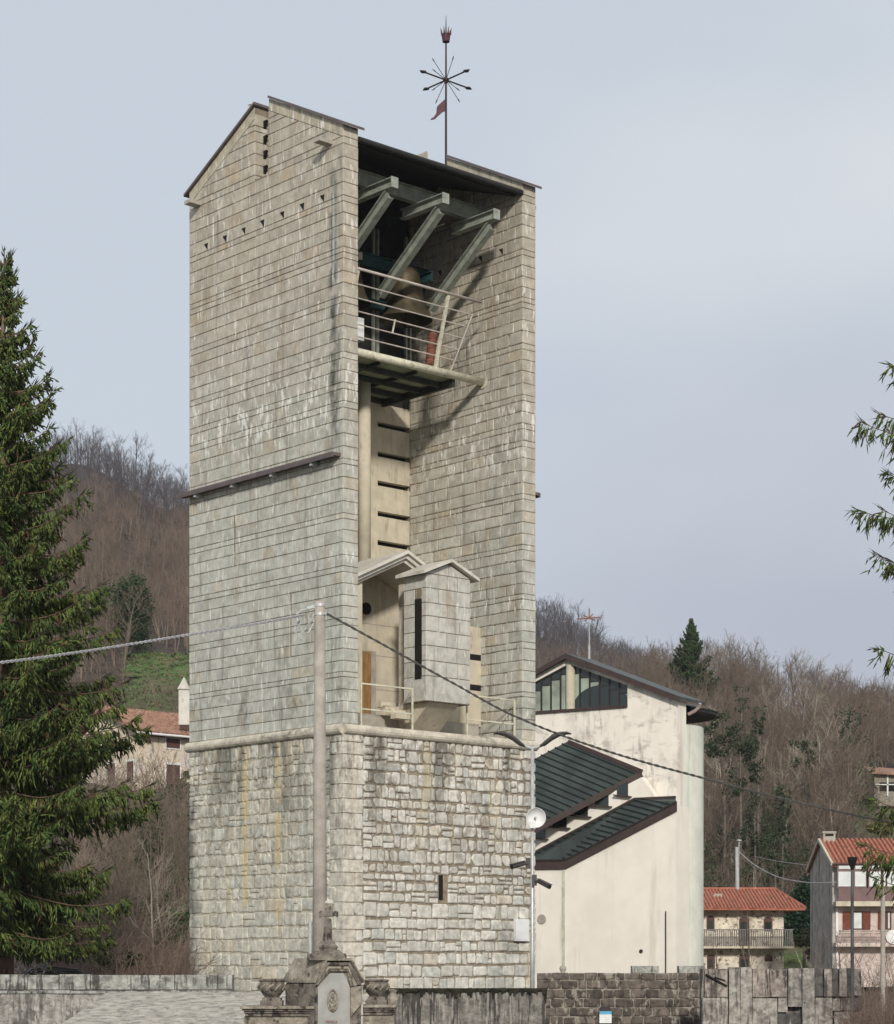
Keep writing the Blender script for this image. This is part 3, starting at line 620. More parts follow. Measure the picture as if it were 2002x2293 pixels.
for q in range(8):
    z0_, z1_ = zc_[q], zc_[q + 1]; g_ = .012
    cuts = [ta0, ta1] if q == 0 else [ta0, ta0 + (1.05 if q % 2 else .62) + rng.uniform(-.05, .05), ta0 + 1.62 + rng.uniform(-.06, .1), ta1]
    for a, b in zip(cuts[:-1], cuts[1:]): block(tu, [(a + g_, z0_ + g_), (b - g_, z0_ + g_), (b - g_, z1_ - g_), (a + g_, z1_ - g_)], ff, tcol(), bev=.012)
    for fx in (fl_, fr2):
        segs = [(tb0, tb1)] if q in (0, 7) else [(tb0, sl_[0]), (sl_[1], tb1)]
        for a, b in segs: block(tu, [(a + g_, z0_ + g_), (b - g_, z0_ + g_), (b - g_, z1_ - g_), (a + g_, z1_ - g_)], fx, tcol(), bev=.012)
block(tu, [(ta0 + .02, tz1 + .012), (4.92, tz1 + .012), (4.92, tz1 + .46)], ff, tcol(), bev=.012)
block(tu, [(4.94, tz1 + .012), (ta1 - .02, tz1 + .012), (4.94, tz1 + .46)], ff, tcol(), bev=.012)
tur = obj('stone_turret', tu, M['ashlar'], tower)
h = MB(); h.box(ta0 - .008, ta0 + .025, sl_[0], sl_[1], sl_[2] + .1, sl_[3]); obj('slit_window', h, M['black'], tur)
tr = MB()
for sgn in (-1, 1):
    e = 4.93 + sgn * 1.42; z0_ = tz1 + .50 + .03; z1_ = tz1 - .06
    tr.hexa([(4.93, tb0 - .22, z0_), (e, tb0 - .22, z1_), (e, tb1 + .15, z1_), (4.93, tb1 + .15, z0_)], [(4.93, tb0 - .22, z0_ + .12), (e, tb0 - .22, z1_ + .12), (e, tb1 + .15, z1_ + .12), (4.93, tb1 + .15, z0_ + .12)])
obj('turret_roof', tr, M['concrete_pale'], tower)
cb = MB(); cb.ext([(4.1, tb0 + .15, 12.395), (4.1, pf - .75, 12.395), (4.1, pf - .75, 11.295), (4.1, 1.15, 11.295)], (1.5, 0, 0)); obj('corbel', cb, M['concrete'], tower)
st = MB()
for q in range(4): st.box(3.02, 3.76, .55 + q * .30, .86 + q * .30, 11.75 + q * .17, 11.95 + q * .17)
obj('terrace_stair', st, M['concrete'], tower)
# terrace railings
for (x0, x1) in ((1.0, 3.52), (6.32, 8.86)):
    q = MB(); z_ = 11.3
    q.beam((x0, .18, 12.86), (x1, .18, 12.86), .055, .055); rail = obj('terrace_railing', q, M['cream'], tower)
    q = MB(); q.beam((x0, .18, 11.92), (x1, .18, 11.92), .05, .05); obj('rail_bar', q, M['cream'], rail)
    for x in (x0, x1):
        q = MB(); q.beam((x, .18, z_), (x, .18, 12.885), .06, .06, (1, 0, 0)); obj('rail_post', q, M['cream'], rail)
    q = MB(); q.beam((x1 - .05, .22, 12.75), (x1 - .05, 1.1, 11.95), .03, .03); obj('rail_stay', q, M['rail'], rail)

# ---- things in and on the tower
def bell(a, b, zrim, R, h, label):
    t = thing('bell', label, 'bell', TW(a, b, zrim), 0)
    m = MB(); pr = [(1.0, 0), (.985, .03), (.90, .10), (.78, .22), (.68, .40), (.60, .60), (.545, .78), (.50, .90), (.40, .97), (.0, 1.0)]
    m.lathe([(R * r_, h * z_) for r_, z_ in pr], n=36); m.lathe([(R * .93, .01), (R * .7, h * .25), (R * .5, h * .6), (0, h * .9)], n=24)
    obj('bell_body', m, M['bronze'], t, smooth=True)
    m = MB(); m.tube([(0, 0, h * .85), (0, 0, -.12)], [.05, .06], 8); m.lathe([(0, -.30), (.12, -.2), (.13, -.08), (0, .02)], n=12); obj('clapper', m, M['iron'], t)
    m = MB(); m.beam((-.55, 0, h + .16), (.55, 0, h + .16), .26, .30); obj('headstock', m, M['iron'], t)
    m = MB(); m.lathe([(R * .7, h * .5 + R * 0), (R * .72, h * .5)], n=4)
    return t
bell(6.75, 4.3, 28.35, 1.08, 2.1, 'large bronze bell at the centre of the belfry behind the railing')
bell(3.7, 4.2, 28.35, .88, 1.7, 'smaller bronze bell at the left, half hidden by the tower slab')
# spiral red pipe and white box on the platform
t = thing('corrugated_pipe', 'leaning rust red corrugated pipe at the right end of the belfry platform', 'pipe', TW(6.9, 3.0, 25.87), TROT)
m = MB(); n = 26; m.tube([(.0 + .25 * k / n, .1, 1.75 * k / n) for k in range(n + 1)], [.17 + .03 * (k % 2) for k in range(n + 1)], 12)
obj('pipe_body', m, mk('rust red pipe', (.20, .075, .05), .7, .25, 3, .1, 10), t)
t = thing('junction_box', 'white sheet metal box at the left end of the belfry platform', 'box', TW(3.35, 3.0, 25.87), TROT)
m = MB(); m.box(-.7, .14, 0, .45, .75, 1.62); obj('box_body', m, M['white'], t)
m = MB(); m.box(-.4, -.34, .1, .16, 0, .55); m.box(.0, .06, .1, .16, 0, .55); obj('leg', m, M['iron'], t)
# weathervane in the slot of the far slab
wv = thing('weathervane', 'iron weathervane with compass arms, dated pennant and red crown on the tower', 'weathervane', TW(9.42, 4.85, 32.7), TROT)
m = MB(); m.tube([(0, 0, 0), (0, 0, 5.0), (0, 0, 8.1), (0, 0, 8.86)], [.055, .045, .032, .008], 8); obj('pole', m, M['iron'], wv)
zc0 = 6.2
def arm(dx, dy, dz, r, L, head):
    m = MB(); m.tube([(0, 0, zc0), (dx * L, dy * L, zc0 + dz * L)], r, 6)
    e = np.array([dx * L, dy * L, zc0 + dz * L]); t_ = np.array([dx, dy, dz], float); s_ = np.cross(t_, (0, 0, 1.0)); s_ /= np.linalg.norm(s_)
    if head:
        for sg in (-1, 1): m.tube([e + t_ * .16, e - t_ * .02 + s_ * .11 * sg, e - t_ * .12 + s_ * .05 * sg], .026, 5)
        m.tube([e, e + t_ * .2], [.04, .01], 5)
    else: m.tube([e - t_ * .05, e + t_ * .10], [.03, .012], 5)
    obj('compass_arm', m, M['iron'], wv)
for dx, dy in ((1, 0), (-1, 0), (0, 1), (0, -1)): arm(dx, dy, 0, .032, 1.25, True)
for dx, dy, dz in ((-.40, .35, .84), (.22, -.2, .92), (-.30, .27, -.90), (.40, -.35, -.85)): arm(dx, dy, dz, .014, .98, False)
for dx, dy, dz in ((-.6, .5, .62), (-.6, .55, -.6), (.6, -.5, -.6)): arm(dx, dy, dz, .014, .62, False)
m = MB(); m.lathe([(.06, zc0 - .13), (.13, zc0), (.06, zc0 + .13)], n=10); obj('hub', m, M['iron'], wv)
m = MB(); m.lathe([(.02, 7.75), (.15, 7.77), (.19, 8.08), (.17, 8.08), (.13, 7.80), (.02, 7.79)], n=12)
for k in range(7):
    a = 2 * math.pi * k / 7; c, s = math.cos(a), math.sin(a); m.tube([(c * .18, s * .18, 8.06), (c * .23, s * .23, 8.34)], [.055, .006], 4)
obj('crown', m, M['redpaint'], wv)
# pennant streams to the photo's left = -X of the place; build it in the arm axes
dl = np.array([-math.cos(TROT), math.sin(TROT), 0.0])
def pv(s, z, o=0): q = dl * s; return (q[0] + .668 * 0 - o * math.sin(TROT), q[1] - o * math.cos(TROT), z)
m = MB(); up_ = [(0.03, 5.42), (.14, 5.32), (.30, 5.18), (.38, 5.08), (.40, 4.84), (.50, 4.68), (.63, 4.60)]; dn_ = [(.63, 4.55), (.46, 4.58), (.32, 4.72), (.16, 4.86), (.03, 4.92)]
poly = [pv(s, z, -.01) for s, z in up_ + dn_]; m.ext(poly, np.array(pv(0, 0, .02)) - np.array(pv(0, 0, 0)))
pen = obj('pennant', m, M['redpaint'], wv)
def text_mesh(name, body, size, mat, parent, mtx):
    cu = bpy.data.curves.new(name, 'FONT'); cu.body = body; cu.size = size; cu.extrude = .004; cu.align_x = 'CENTER'; cu.resolution_u = 3
    tmp = bpy.data.objects.new(name + '_tmp', cu); sc.collection.objects.link(tmp)
    dg = bpy.context.evaluated_depsgraph_get(); me = bpy.data.meshes.new_from_object(tmp.evaluated_get(dg))
    bpy.data.objects.remove(tmp); bpy.data.curves.remove(cu)
    V = np.array([v.co[:] for v in me.vertices]); fs = [list(p.vertices) for p in me.polygons]
    V2 = np.array([mtx(x, y, z) for x, y, z in V]); bpy.data.meshes.remove(me)
    return obj(name, (V2, fs, None), mat, parent)
text_mesh('date_figures', '1982', .25, mk('pale raised figures', (.55, .52, .55), .7, .1, 3, 0), pen, lambda x, y, z: pv(.205 + x * .60, 4.93 + y * 1.25 - x * .42, -.022 - z))  # raised pale figures stand in for sky seen through cutouts

# ------------------------------------------------------------------ parish church behind the tower
CP = np.array([(1516.3 - CX) / F * 110, 110.0]); cw = np.array([-.838, .545]); cn = np.array([-.545, -.838])
def CH(x, y, off=0.0):
    r = np.array([(x - CX) / F, 1.0]); d = ((CP + cn * off) @ cn) / (r @ cn); return np.array([r[0] * d, d, ZC + (HY - y) / F * d])
def c8(x, y, off=0.0): return CH(1180 + x / 3.8957, 1440 + y / 3.8957, off)
church = thing('church', 'cream plastered gabled church with green metal roofs behind the tower', 'church', (CP[0], CP[1], 0))
nv = np.array([cn[0], cn[1], 0]); wvv = np.array([cw[0], cw[1], 0])
def S(s, z, off=0.0): q = CP + cw * s + cn * off; return np.array([q[0], q[1], z])
def sz(p): return float((p[:2] - CP) @ cw), float(p[2])
sa, za = sz(c8(362, 128)); _, ze = sz(c8(1308, 488)); 
wb = sz(c8(878, 542)); wt = sz(c8(875, 368)); wa = sz(c8(362, 182))
inn = [(wb[0], wb[1]), (wt[0], wt[1]), (sa, wa[1]), (2 * sa - wt[0], wt[1]), (2 * sa - wb[0], wb[1])]
outp = [(0, -.2), (0, ze), (sa, za), (2 * sa, ze), (2 * sa, -.2)]
m = MB(); th = .35
for i in range(5):
    j = (i + 1) % 5; q = [outp[i], outp[j], inn[j], inn[i]]
    m.ext([S(s, z) for s, z in q], -nv * th)
obj('facade_wall', m, M['plaster'], church, world=True)
m = MB(); m.ext([S(.0, -.2, -.36), S(.0, ze - .05, -.36), S(.0, ze - .05, -1.0), S(.0, -.2, -1.0)], wvv * .6); m.ext([S(1.1, -.2, -.4), S(2 * sa - .5, -.2, -.4), S(2 * sa - .5, ze - .4, -.4), S(sa, za - .4, -.4), S(1.1, ze - .4, -.4)], (-1.0, 12, 0))
obj('nave_wall', m, M['plaster_clean'], church, world=True)
# gable window
gw = MB(); gw.ext([S(s, z, -.20) for s, z in inn], -nv * .03); win = obj('gable_window', gw, M['glass'], church, world=True)
m = MB(); pw = (wb[0] - sa) 
nb = 6; xs = [sa + pw * k / nb for k in range(nb + 1)]
def wtop(s): return wa[1] + (wt[1] - wa[1]) * min(abs(s - sa) / abs(wt[0] - sa), 1)
for sg in (1, -1):
    for k in range(nb):
        s0_, s1_ = sa + sg * (pw * k / nb), sa + sg * (pw * (k + 1) / nb); zt = wtop(s1_) - .28 - .02 * k
        if zt - wb[1] > .4:
            a, b = sorted((s0_, s1_)); m.ext([S(a + .05, wb[1] + .06, -.19), S(b - .05, wb[1] + .06, -.19), S(b - .05, zt, -.19), S(a + .05, zt, -.19)], -nv * .004)
obj('pane', m, M['glass_pale'], win, world=True)
m = MB(); cc = sa + pw * .52
arc = [S(cc + pw * .48 * math.cos(t), wb[1] + .03 + 1.15 * math.sin(t), -.182) for t in np.linspace(0, math.pi, 16)]; m.ext(arc, -nv * .004)
obj('dark_arch', m, M['glass'], win, world=True)
m = MB()
for sg in (1, -1):
    for k in range(1, nb + 1):
        s_ = sa + sg * pw * k / nb; 
        if k < nb: m.beam(S(s_, wb[1], -.17), S(s_, wtop(s_), -.17), .06, .06, nv)
        s2 = sa + sg * pw * (k - 1) / nb; zt = wtop(s_) - .28 - .02 * k + .03
        m.beam(S(s_, zt, -.17), S(s2, zt, -.17), .05, .05)
obj('mullion', m, M['iron'], win, world=True)
m = MB(); m.beam(S(inn[0][0], wb[1] - .05, .06), S(inn[4][0], wb[1] - .05, .06), .14, .12); obj('window_sill', m, M['fascia'], win, world=True)
m = MB(); m.tube([S(sa - .05, wb[1], -.12), S(sa - .05, wa[1] - .05, -.12)], .24, 16); obj('window_pillar', m, M['concrete'], church, world=True)
# main roof
m = MB()
for sg in (0, 1):
    e = -.30 if sg == 0 else 2 * sa + .3
    zz = ze - (za - ze) / sa * .3
    m.hexa([S(sa, za + .03, .32), S(e, zz + .03, .32), S(e, zz + .03, -2.6), S(sa, za + .03, -2.6)], [S(sa, za + .20, .32), S(e, zz + .20, .32), S(e, zz + .20, -2.6), S(sa, za + .20, -2.6)])
rfm = obj('main_roof', m, M['greenroof'], church, world=True)
m = MB()
for sg in (0, 1):
    e = -.32 if sg == 0 else 2 * sa + .32
    zz = ze - (za - ze) / sa * .32
    m.hexa([S(sa, za - .09, .33), S(e, zz - .09, .33), S(e, zz - .09, .37), S(sa, za - .09, .37)], [S(sa, za + .17, .33), S(e, zz + .17, .33), S(e, zz + .17, .37), S(sa, za + .17, .37)])
obj('fascia_board', m, M['fascia'], rfm, world=True)
# round stair tower and its conical eave
cc_ = (10.55, 114.6)
m = MB(); m.lathe([(2.92, -.2), (2.92, 14.75), (2.0, 14.76)], (cc_[0], cc_[1], 0), 40, None, -1.9, 2.6); obj('round_tower', m, M['plaster_green'], church, world=True, smooth=False)
m = MB(); m.lathe([(0.3, 15.5), (3.55, 15.30), (3.62, 15.35), (3.62, 15.52), (0.3, 16.4)], (cc_[0], cc_[1], 0), 36, None, -1.02, 2.4); obj('conical_roof', m, M['soffit'], church, world=True)
m = MB(); m.lathe([(3.66, 15.50), (3.68, 15.56), (0.3, 16.5)], (cc_[0], cc_[1], 0), 36, None, -1.02, 2.4); obj('roof_covering', m, M['greenroof'], rfm, world=True)
m = MB(); m.tube([P(1541, 1600, 111.5), P(1556, 1592, 111.4), P(1566, 1583, 111.3), P(1568, 1575, 111.2)], .09, 8); obj('downpipe', m, mk('pinkish pipe', (.36, .27, .24), .5, .1, 3, 0), church, world=True)
# upper side roof
A_, B_, L_ = c8(365, 875, .06), c8(1005, 1135, .06), c8(20, 1652, 2.1)
D_ = A_ + (L_ - B_)
m = MB(); up = np.array([0, 0, .14])
m.hexa([A_, B_, L_, D_], [A_ + up, B_ + up, L_ + up, D_ + up]); ur = obj('upper_side_roof', m, M['greenroof'], church, world=True)
m = MB()
for k in range(1, 16):
    t = k / 16; m.beam(A_ + (D_ - A_) * t + up * 1.25, B_ + (L_ - B_) * t + up * 1.25, .06, .07)
obj('roof_seam', m, M['seam'], ur, world=True)
m = MB(); m.beam(B_ - up * .3 + nv * .02, L_ - up * .3 + nv * .02, .05, .30); m.beam(A_ + up * .6, B_ + up * .6, .22, .2); obj('fascia_board', m, M['fascia'], ur, world=True)
# stepped clerestory wall
m = MB(); m.ext([c8(1000, 1170, .6), c8(20, 1680, .6), c8(20, 1870, .6), c8(945, 1372, .6), c8(1120, 1350, .6)], -nv * .5); obj('clerestory_wall', m, M['plaster_clean'], church, world=True)
for (x0, x1, y) in ((775, 905, 1322), (585, 735, 1410), (405, 555, 1500), (215, 370, 1598), (40, 180, 1695)):
    q = MB(); ya = lambda x: 1155 + (985 - x) * .515 
    q.ext([c8(x0 + 10, y, .64), c8(x1 - 25, y + 12, .64), c8(x1 - 25, ya(x1 - 25) - 5, .64), c8(x0 + 10, ya(x0 + 10) - 5, .64)], -nv * .03); cw_ = obj('clerestory_window', q, M['glass'], church, world=True)
    q = MB(); q.beam(c8(x0 - 15, y + 4, .74), c8(x1, y + 18, .74), .24, .06); obj('window_sill', q, M['fascia'], cw_, world=True)
# lower side roof, its fascia and the wall below
T0, T1, T2 = c8(20, 1860, .62), c8(940, 1368, .62), c8(1296, 1352, .62)
U2, U1, U0 = c8(1303, 1380, 1.6), c8(330, 1888, 1.6), c8(20, 1892, 1.6)
dn = np.array([0, 0, -.12])
m = MB(); m.add([T0, T1, T2, U2, U1, U0, T0 + dn, T1 + dn, T2 + dn, U2 + dn, U1 + dn, U0 + dn], [(0, 1, 4, 5), (1, 2, 3, 4), (11, 10, 7, 6), (10, 9, 8, 7), (5, 4, 10, 11), (4, 3, 9, 10), (3, 2, 8, 9), (0, 5, 11, 6)])
lr = obj('lower_side_roof', m, M['greenroof'], church, world=True)
m = MB(); uz = np.array([0, 0, .05])
for k in range(-3, 16):
    ux = 330 + 973 * k / 16; tx = ux - 255
    p0 = U1 + (U2 - U1) * (k / 16) if k >= 0 else U1 + (U0 - U1) * ((330 - ux) / 310)
    p1 = T0 + (T1 - T0) * ((tx - 20) / 920) if tx < 940 else T1 + (T2 - T1) * ((tx - 940) / 356)
    if tx > 30: m.beam(p0 + uz, p1 + uz, .05, .08)
m.beam(U0 + uz, c8(20, 1872, .7) + uz, .05, .05); obj('roof_seam', m, M['seam'], lr, world=True)
m = MB(); fz = np.array([0, 0, -.50])
m.hexa([U2 + fz, U1 + fz, U1 + fz - nv * .08, U2 + fz - nv * .08], [U2, U1, U1 - nv * .08, U2 - nv * .08]); m.hexa([U1 + fz, U0 + fz, U0 + fz - nv * .08, U1 + fz - nv * .08], [U1, U0, U0 - nv * .08, U1 - nv * .08])
m.beam(T0 + uz, T1 + uz, .12, .12); m.beam(T1 + uz, T2 + uz, .12, .12)
obj('fascia_board', m, M['fascia'], lr, world=True)
m = MB(); q2, q1, q0 = c8(1300, 1415, 1.5), c8(335, 1925, 1.5), c8(20, 1930, 1.5); g2 = q2.copy(); g2[2] = -.2; g0 = q0.copy(); g0[2] = -.2
m.ext([g2, q2, q1, q0, g0], -nv * 1.4); obj('lower_wall', m, M['plaster_clean'], church, world=True)
m = MB(); a_ = c8(318, 1965, 1.53); b_ = a_.copy(); b_[2] = 0; m.beam(a_, b_, .16, .04, nv); obj('wall_stain_strip', m, mk('greenish strip', (.50, .50, .40), .9, .2, 2, 0), church, world=True)
m = MB(); m.tube([CH(1529.5, 1847, .08), CH(1530.5, 2185, .08)], .06, 8); m.tube([CH(1491, 2040, 1.62), CH(1491, 2185, 1.62)], .03, 6); obj('drain_pipe', m, M['iron'], church, world=True)
m = MB(); p = CH(1214, 2058, 1.5); m.tube([p + nv * .01, p + nv * .08], .24, 20); obj('round_plaque', m, M['concrete_grey'], church, world=True)
m = MB(); p = CH(1436, 2130, 1.5); m.tube([p + nv * .01, p + nv * .05], .10, 10); obj('wall_mark', m, M['iron'], church, world=True)  # small dark disc for a mark on the wall, gives no light
# roof cross of the church
cr = P(1319.5, 1477, 116); t = thing('roof_cross', 'rust coloured star shaped cross on a thin pole on the church roof', 'roof cross', tuple(cr))
m = MB(); m.tube([cr - [0, 0, .8], cr + [0, 0, .75]], .06, 8); m.tube([cr + [0, 0, .75], cr + [0, 0, 2.2], cr + [0, 0, 2.75]], [.035, .03, .01], 6); obj('pole', m, M['galv'], t, world=True)
rx = mk('rust iron', (.22, .10, .07), .7, .2, 5, 0); cz = cr + np.array([0, 0, 2.22])
for dx, dy, dz in ((.62, .1, .04), (-.60, -.1, -.08), (.28, -.2, -.17), (-.28, .2, .16), (.2, .3, .24), (-.25, -.3, -.2), (0, 0, .5)):
    m = MB(); m.tube([cz, cz + np.array([dx, dy, dz])], .035, 5); obj('cross_arm', m, rx, t, world=True)

# ------------------------------------------------------------------ poles, lamp, cables
pb = P(716, 2150, 58); px_, py_ = pb[0], pb[1]
up_ob = thing('utility_pole', 'tall round concrete utility pole in front of the tower', 'utility pole', (px_, py_, 0))
ztop = P(716, 1347, 58)[2]
m = MB(); m.tube([(0, 0, -.1), (0, 0, ztop * .5), (0, 0, ztop)], [.215, .178, .138], 20); obj('pole_shaft', m, M['pole'], up_ob, smooth=True)
m = MB()
for dz in (.10, .34): m.tube([(0, 0, ztop - dz - .035), (0, 0, ztop - dz + .035)], .152, 18)
obj('clamp_band', m, M['galv'], up_ob)
m = MB(); m.tube([(-.1, -.05, ztop - .16), (-.45, -.12, ztop - .25), (-.62, -.12, ztop - .36)], .03, 6); m.tube([(-.14, 0, ztop - .12), (-.35, -.1, ztop - .2)], .04, 6); m.tube([(.10, -.05, ztop - .3), (.22, -.1, ztop - .38)], .03, 6); obj('cable_hook', m, M['galv'], up_ob)
m = MB()
m.tube([(-.62, -.12, ztop - .40), (-.56, -.2, ztop - .62), (-.44, -.2, ztop - .90), (-.30, -.2, ztop - .88), (-.16, -.15, ztop - .62)], .028, 6)
m.tube([(-.50, -.15, ztop - .45), (-.62, -.2, ztop - .8), (-.58, -.2, ztop - .95), (-.44, -.2, ztop - 1.05)], .02, 6)
m.tube([(-.44, -.2, ztop - .86), (-.2, -.16, ztop - .5), (-.15, -.1, ztop - .35)], .02, 6)
obj('cable_loop', m, M['cable_pale'], up_ob)
m = MB(); m.tube([P(694, 2062, 57.6), P(694.5, 2200, 57.6)], .04, 8); obj('cable_conduit', m, M['galv'], up_ob, world=True)
def cable(name, label, pts, mat, r=.026, sub=90, tw=.7, grp=None):
    pts = [np.array(p) for p in pts]; o = []
    for i in range(len(pts) - 1):                                  # Catmull-Rom
        p0, p1, p2, p3 = pts[max(i - 1, 0)], pts[i], pts[i + 1], pts[min(i + 2, len(pts) - 1)]
        for t in np.linspace(0, 1, sub, endpoint=False):
            o.append(.5 * ((2 * p1) + (-p0 + p2) * t + (2 * p0 - 5 * p1 + 4 * p2 - p3) * t * t + (-p0 + 3 * p1 - 3 * p2 + p3) * t ** 3))
    o.append(pts[-1]); m = MB(); L = 0; tot = [0]
    for i in range(1, len(o)): L += np.linalg.norm(o[i] - o[i - 1]); tot.append(L)
    for ph in (0, math.pi):                                         # two twisted strands
        m.tube([q + r * .72 * np.array([.3 * math.cos(2 * math.pi * l / tw + ph), .3 * math.cos(2 * math.pi * l / tw + ph), math.sin(2 * math.pi * l / tw + ph)]) for q, l in zip(o, tot)], r * .72, 6)
    c = obj(name, m, mat); tag(c, label, 'cable', grp); return c
cable('power_cable', 'pale twisted power cable from the utility pole out past the big spruce', [P(681, 1377, 57.8), P(600, 1392, 56), P(419, 1422, 53), P(200, 1457, 49), P(0, 1484, 45), P(-300, 1515, 40)], M['cable_pale'], .026, tw=.42)
cable('power_cable', 'dark twisted power cable running from the utility pole across the church', [P(732, 1374, 57.8), P(850, 1439, 58.5), P(1010, 1527, 59.5), P(1160, 1607, 60.5), P(1360, 1682, 62), P(1574, 1742, 63.5), P(1760, 1790, 65), P(1955, 1834, 66.5), P(2200, 1880, 68)], M['cable'], .027, tw=.5)
# double street lamp in front of the tower corner
lp = P(1192, 2150, 76); lamp = thing('street_lamp', 'grey steel street lamp with two curved dark heads at the tower corner', 'street lamp', (lp[0], lp[1], 0))
zt = P(1192, 1672, 76)[2]
m = MB(); m.tube([(0, 0, 0), (0, 0, 3.0), (0, 0, 3.1), (0, 0, zt)], [.085, .08, .066, .058], 14); obj('pole', m, M['galv'], lamp, smooth=True)
def lamp_head(sg, y0):
    sx = lambda x: lp[0] * 0 + sg * x
    m = MB(); m.tube([(0, 0, zt - .06), (sx(.18), -.02, zt - .02), (sx(.34), -.04, zt + .06)], .055, 8); arm_ = obj('lamp_arm', m, M['galv'], lamp)
    m = MB(); sec = [(.26, .05, .10, .04), (.46, .17, .19, .10), (.70, .36, .22, .115), (.95, .47, .19, .085), (1.20, .51, .16, .055), (1.36, .48, .07, .02)]
    vs = []; 
    for x, z, w_, h_ in sec:
        for k in range(10):
            a = 2 * math.pi * k / 10; vs.append((sx(x), -.05 + w_ * math.cos(a), zt - .04 + z + h_ * math.sin(a)))
    fs = [(i * 10 + k, i * 10 + (k + 1) % 10, (i + 1) * 10 + (k + 1) % 10, (i + 1) * 10 + k) for i in range(len(sec) - 1) for k in range(10)] + [tuple(range(10)), tuple(range(50, 60))]
    m.add(vs, fs); obj('lamp_head', m, M['darkplastic'], lamp)
lamp_head(1, 0); lamp_head(-1, 0)
def rel(x, y, d): return P(x, y, d)
dp = P(1200.4, 1831, 75.7)
dish = thing('antenna_dish', 'round white microwave dish on the street lamp pole', 'antenna dish', tuple(dp))
fd = np.array([.16, -.95, -.10]); fd /= np.linalg.norm(fd); xx = np.cross(fd, (0, 0, 1)); xx /= np.linalg.norm(xx); yy = np.cross(xx, fd)
m = MB(); vs = []; R = .335; nn = 28; prof = [(0.02, -.20), (.10, -.19), (.20, -.15), (.29, -.075), (R, 0), (R + .015, 0.0), (R + .012, -.05), (.22, -.19), (.05, -.235)]
for r_, dd in prof:
    for k in range(nn): a = 2 * math.pi * k / nn; vs.append(fd * dd + xx * r_ * math.cos(a) + yy * r_ * math.sin(a))
m.add(vs, [(i * nn + k, i * nn + (k + 1) % nn, (i + 1) * nn + (k + 1) % nn, (i + 1) * nn + k) for i in range(len(prof) - 1) for k in range(nn)]); obj('reflector', m, M['white'], dish, smooth=False)
m = MB(); m.tube([fd * -.19, fd * -.02 + yy * -.0], [.028, .035], 10); obj('feed', m, M['galv'], dish)
m = MB(); m.tube([-fd * .2, np.array([lp[0] - dp[0], lp[1] - dp[1] - .05, -.22])], .03, 8); m.box(lp[0] - dp[0] - .1, lp[0] - dp[0] + .1, .0, .12, -.36, -.12); obj('mount', m, M['galv'], dish)
for (bx, by, ex, ey, lab) in ((1183, 1931, 1146, 1941, 'dark security camera on the lamp pole pointing left over the tower wall'), (1197, 1969, 1231, 1986, 'dark security camera on the lamp pole pointing down to the right')):
    b0, e0 = P(bx, by, 75.8), P(ex, ey, 75.2); t = thing('security_camera', lab, 'camera', tuple(b0), 0, 'security cameras on the lamp pole')
    v_ = e0 - b0; v_ /= np.linalg.norm(v_); m = MB(); m.tube([b0 + v_ * .20, e0], [.075, .085], 12); m.beam(b0 + v_ * .2 + [0, 0, .085], e0 + v_ * .06 + [0, 0, .09], .17, .02); obj('housing', m, M['darkplastic'], t, world=True)
    m = MB(); m.tube([e0 + v_ * .001, e0 + v_ * .012], .055, 12); obj('lens', m, M['glass'], t, world=True)
    m = MB(); m.box(b0[0] - .08, b0[0] + .08, b0[1] - .02, b0[1] + .16, b0[2] - .22, b0[2] + .16); m.tube([b0 + [0, -.02, -.03], b0 + v_ * .12 + [0, 0, -.06], b0 + v_ * .22], .028, 8); obj('bracket', m, M['darkplastic'], t, world=True)
t = thing('meter_cabinet', 'flat white utility cabinet on the masonry low at the tower corner', 'cabinet', TW(8.9, -.02, 3.2), TROT)
m = MB(); m.box(-.30, .42, -.16, -.02, .15, 1.02); obj('cabinet_body', m, M['white'], t); m = MB(); m.box(-.26, .38, -.175, -.164, .20, .97); obj('door', m, M['white'], t)
# slim black lamp and grey post at the right
q = P(1908.5, 2150, 60); t = thing('street_lamp', 'slim grey street lamp with black funnel head before the tall house', 'street lamp', (q[0], q[1], 0)); zt2 = P(0, 1945, 60)[2]
m = MB(); m.tube([(0, 0, 0), (0, 0, zt2)], [.055, .042], 12); obj('pole', m, mk('dark grey pole', (.10, .10, .10), .5, .1, 3, 0), t)
m = MB(); m.lathe([(.04, zt2 - .05), (.05, zt2), (.13, zt2 + .22), (.14, zt2 + .31), (0, zt2 + .33)], n=16); obj('lamp_head', m, M['black'], t)
q = P(1977, 2150, 96); t = thing('wooden_post', 'pale grey round post standing before the balcony of the tall house', 'post', (q[0], q[1], 0))
m = MB(); m.tube([(0, 0, 0), (0, 0, P(0, 1990, 96)[2])], [.11, .10], 12); obj('post_shaft', m, M['concrete_grey'], t)

# ------------------------------------------------------------------ houses
def wbox(x0, x1, y0, y1, d, dep, mat, name, parent, off=0.0):
    """box whose front face fills the given photo rectangle at depth d-off"""
    a, b = P(x0, y1, d), P(x1, y0, d); m = MB(); m.box(a[0], b[0], d - off, d - off + dep, a[2], b[2]); return obj(name, m, mat, parent, world=True)
def barrel_tiles(m, p00, p01, p10, p11, n, r):     # rows of half-round tiles from eave p00-p01 to ridge p10-p11
    p00, p01, p10, p11 = map(np.array, (p00, p01, p10, p11))
    for k in range(n):
        t = (k + .5) / n; a = p00 + (p01 - p00) * t; b = p10 + (p11 - p10) * t
        if np.linalg.norm(b - a) > .05: m.tube([a, b], r, 6)
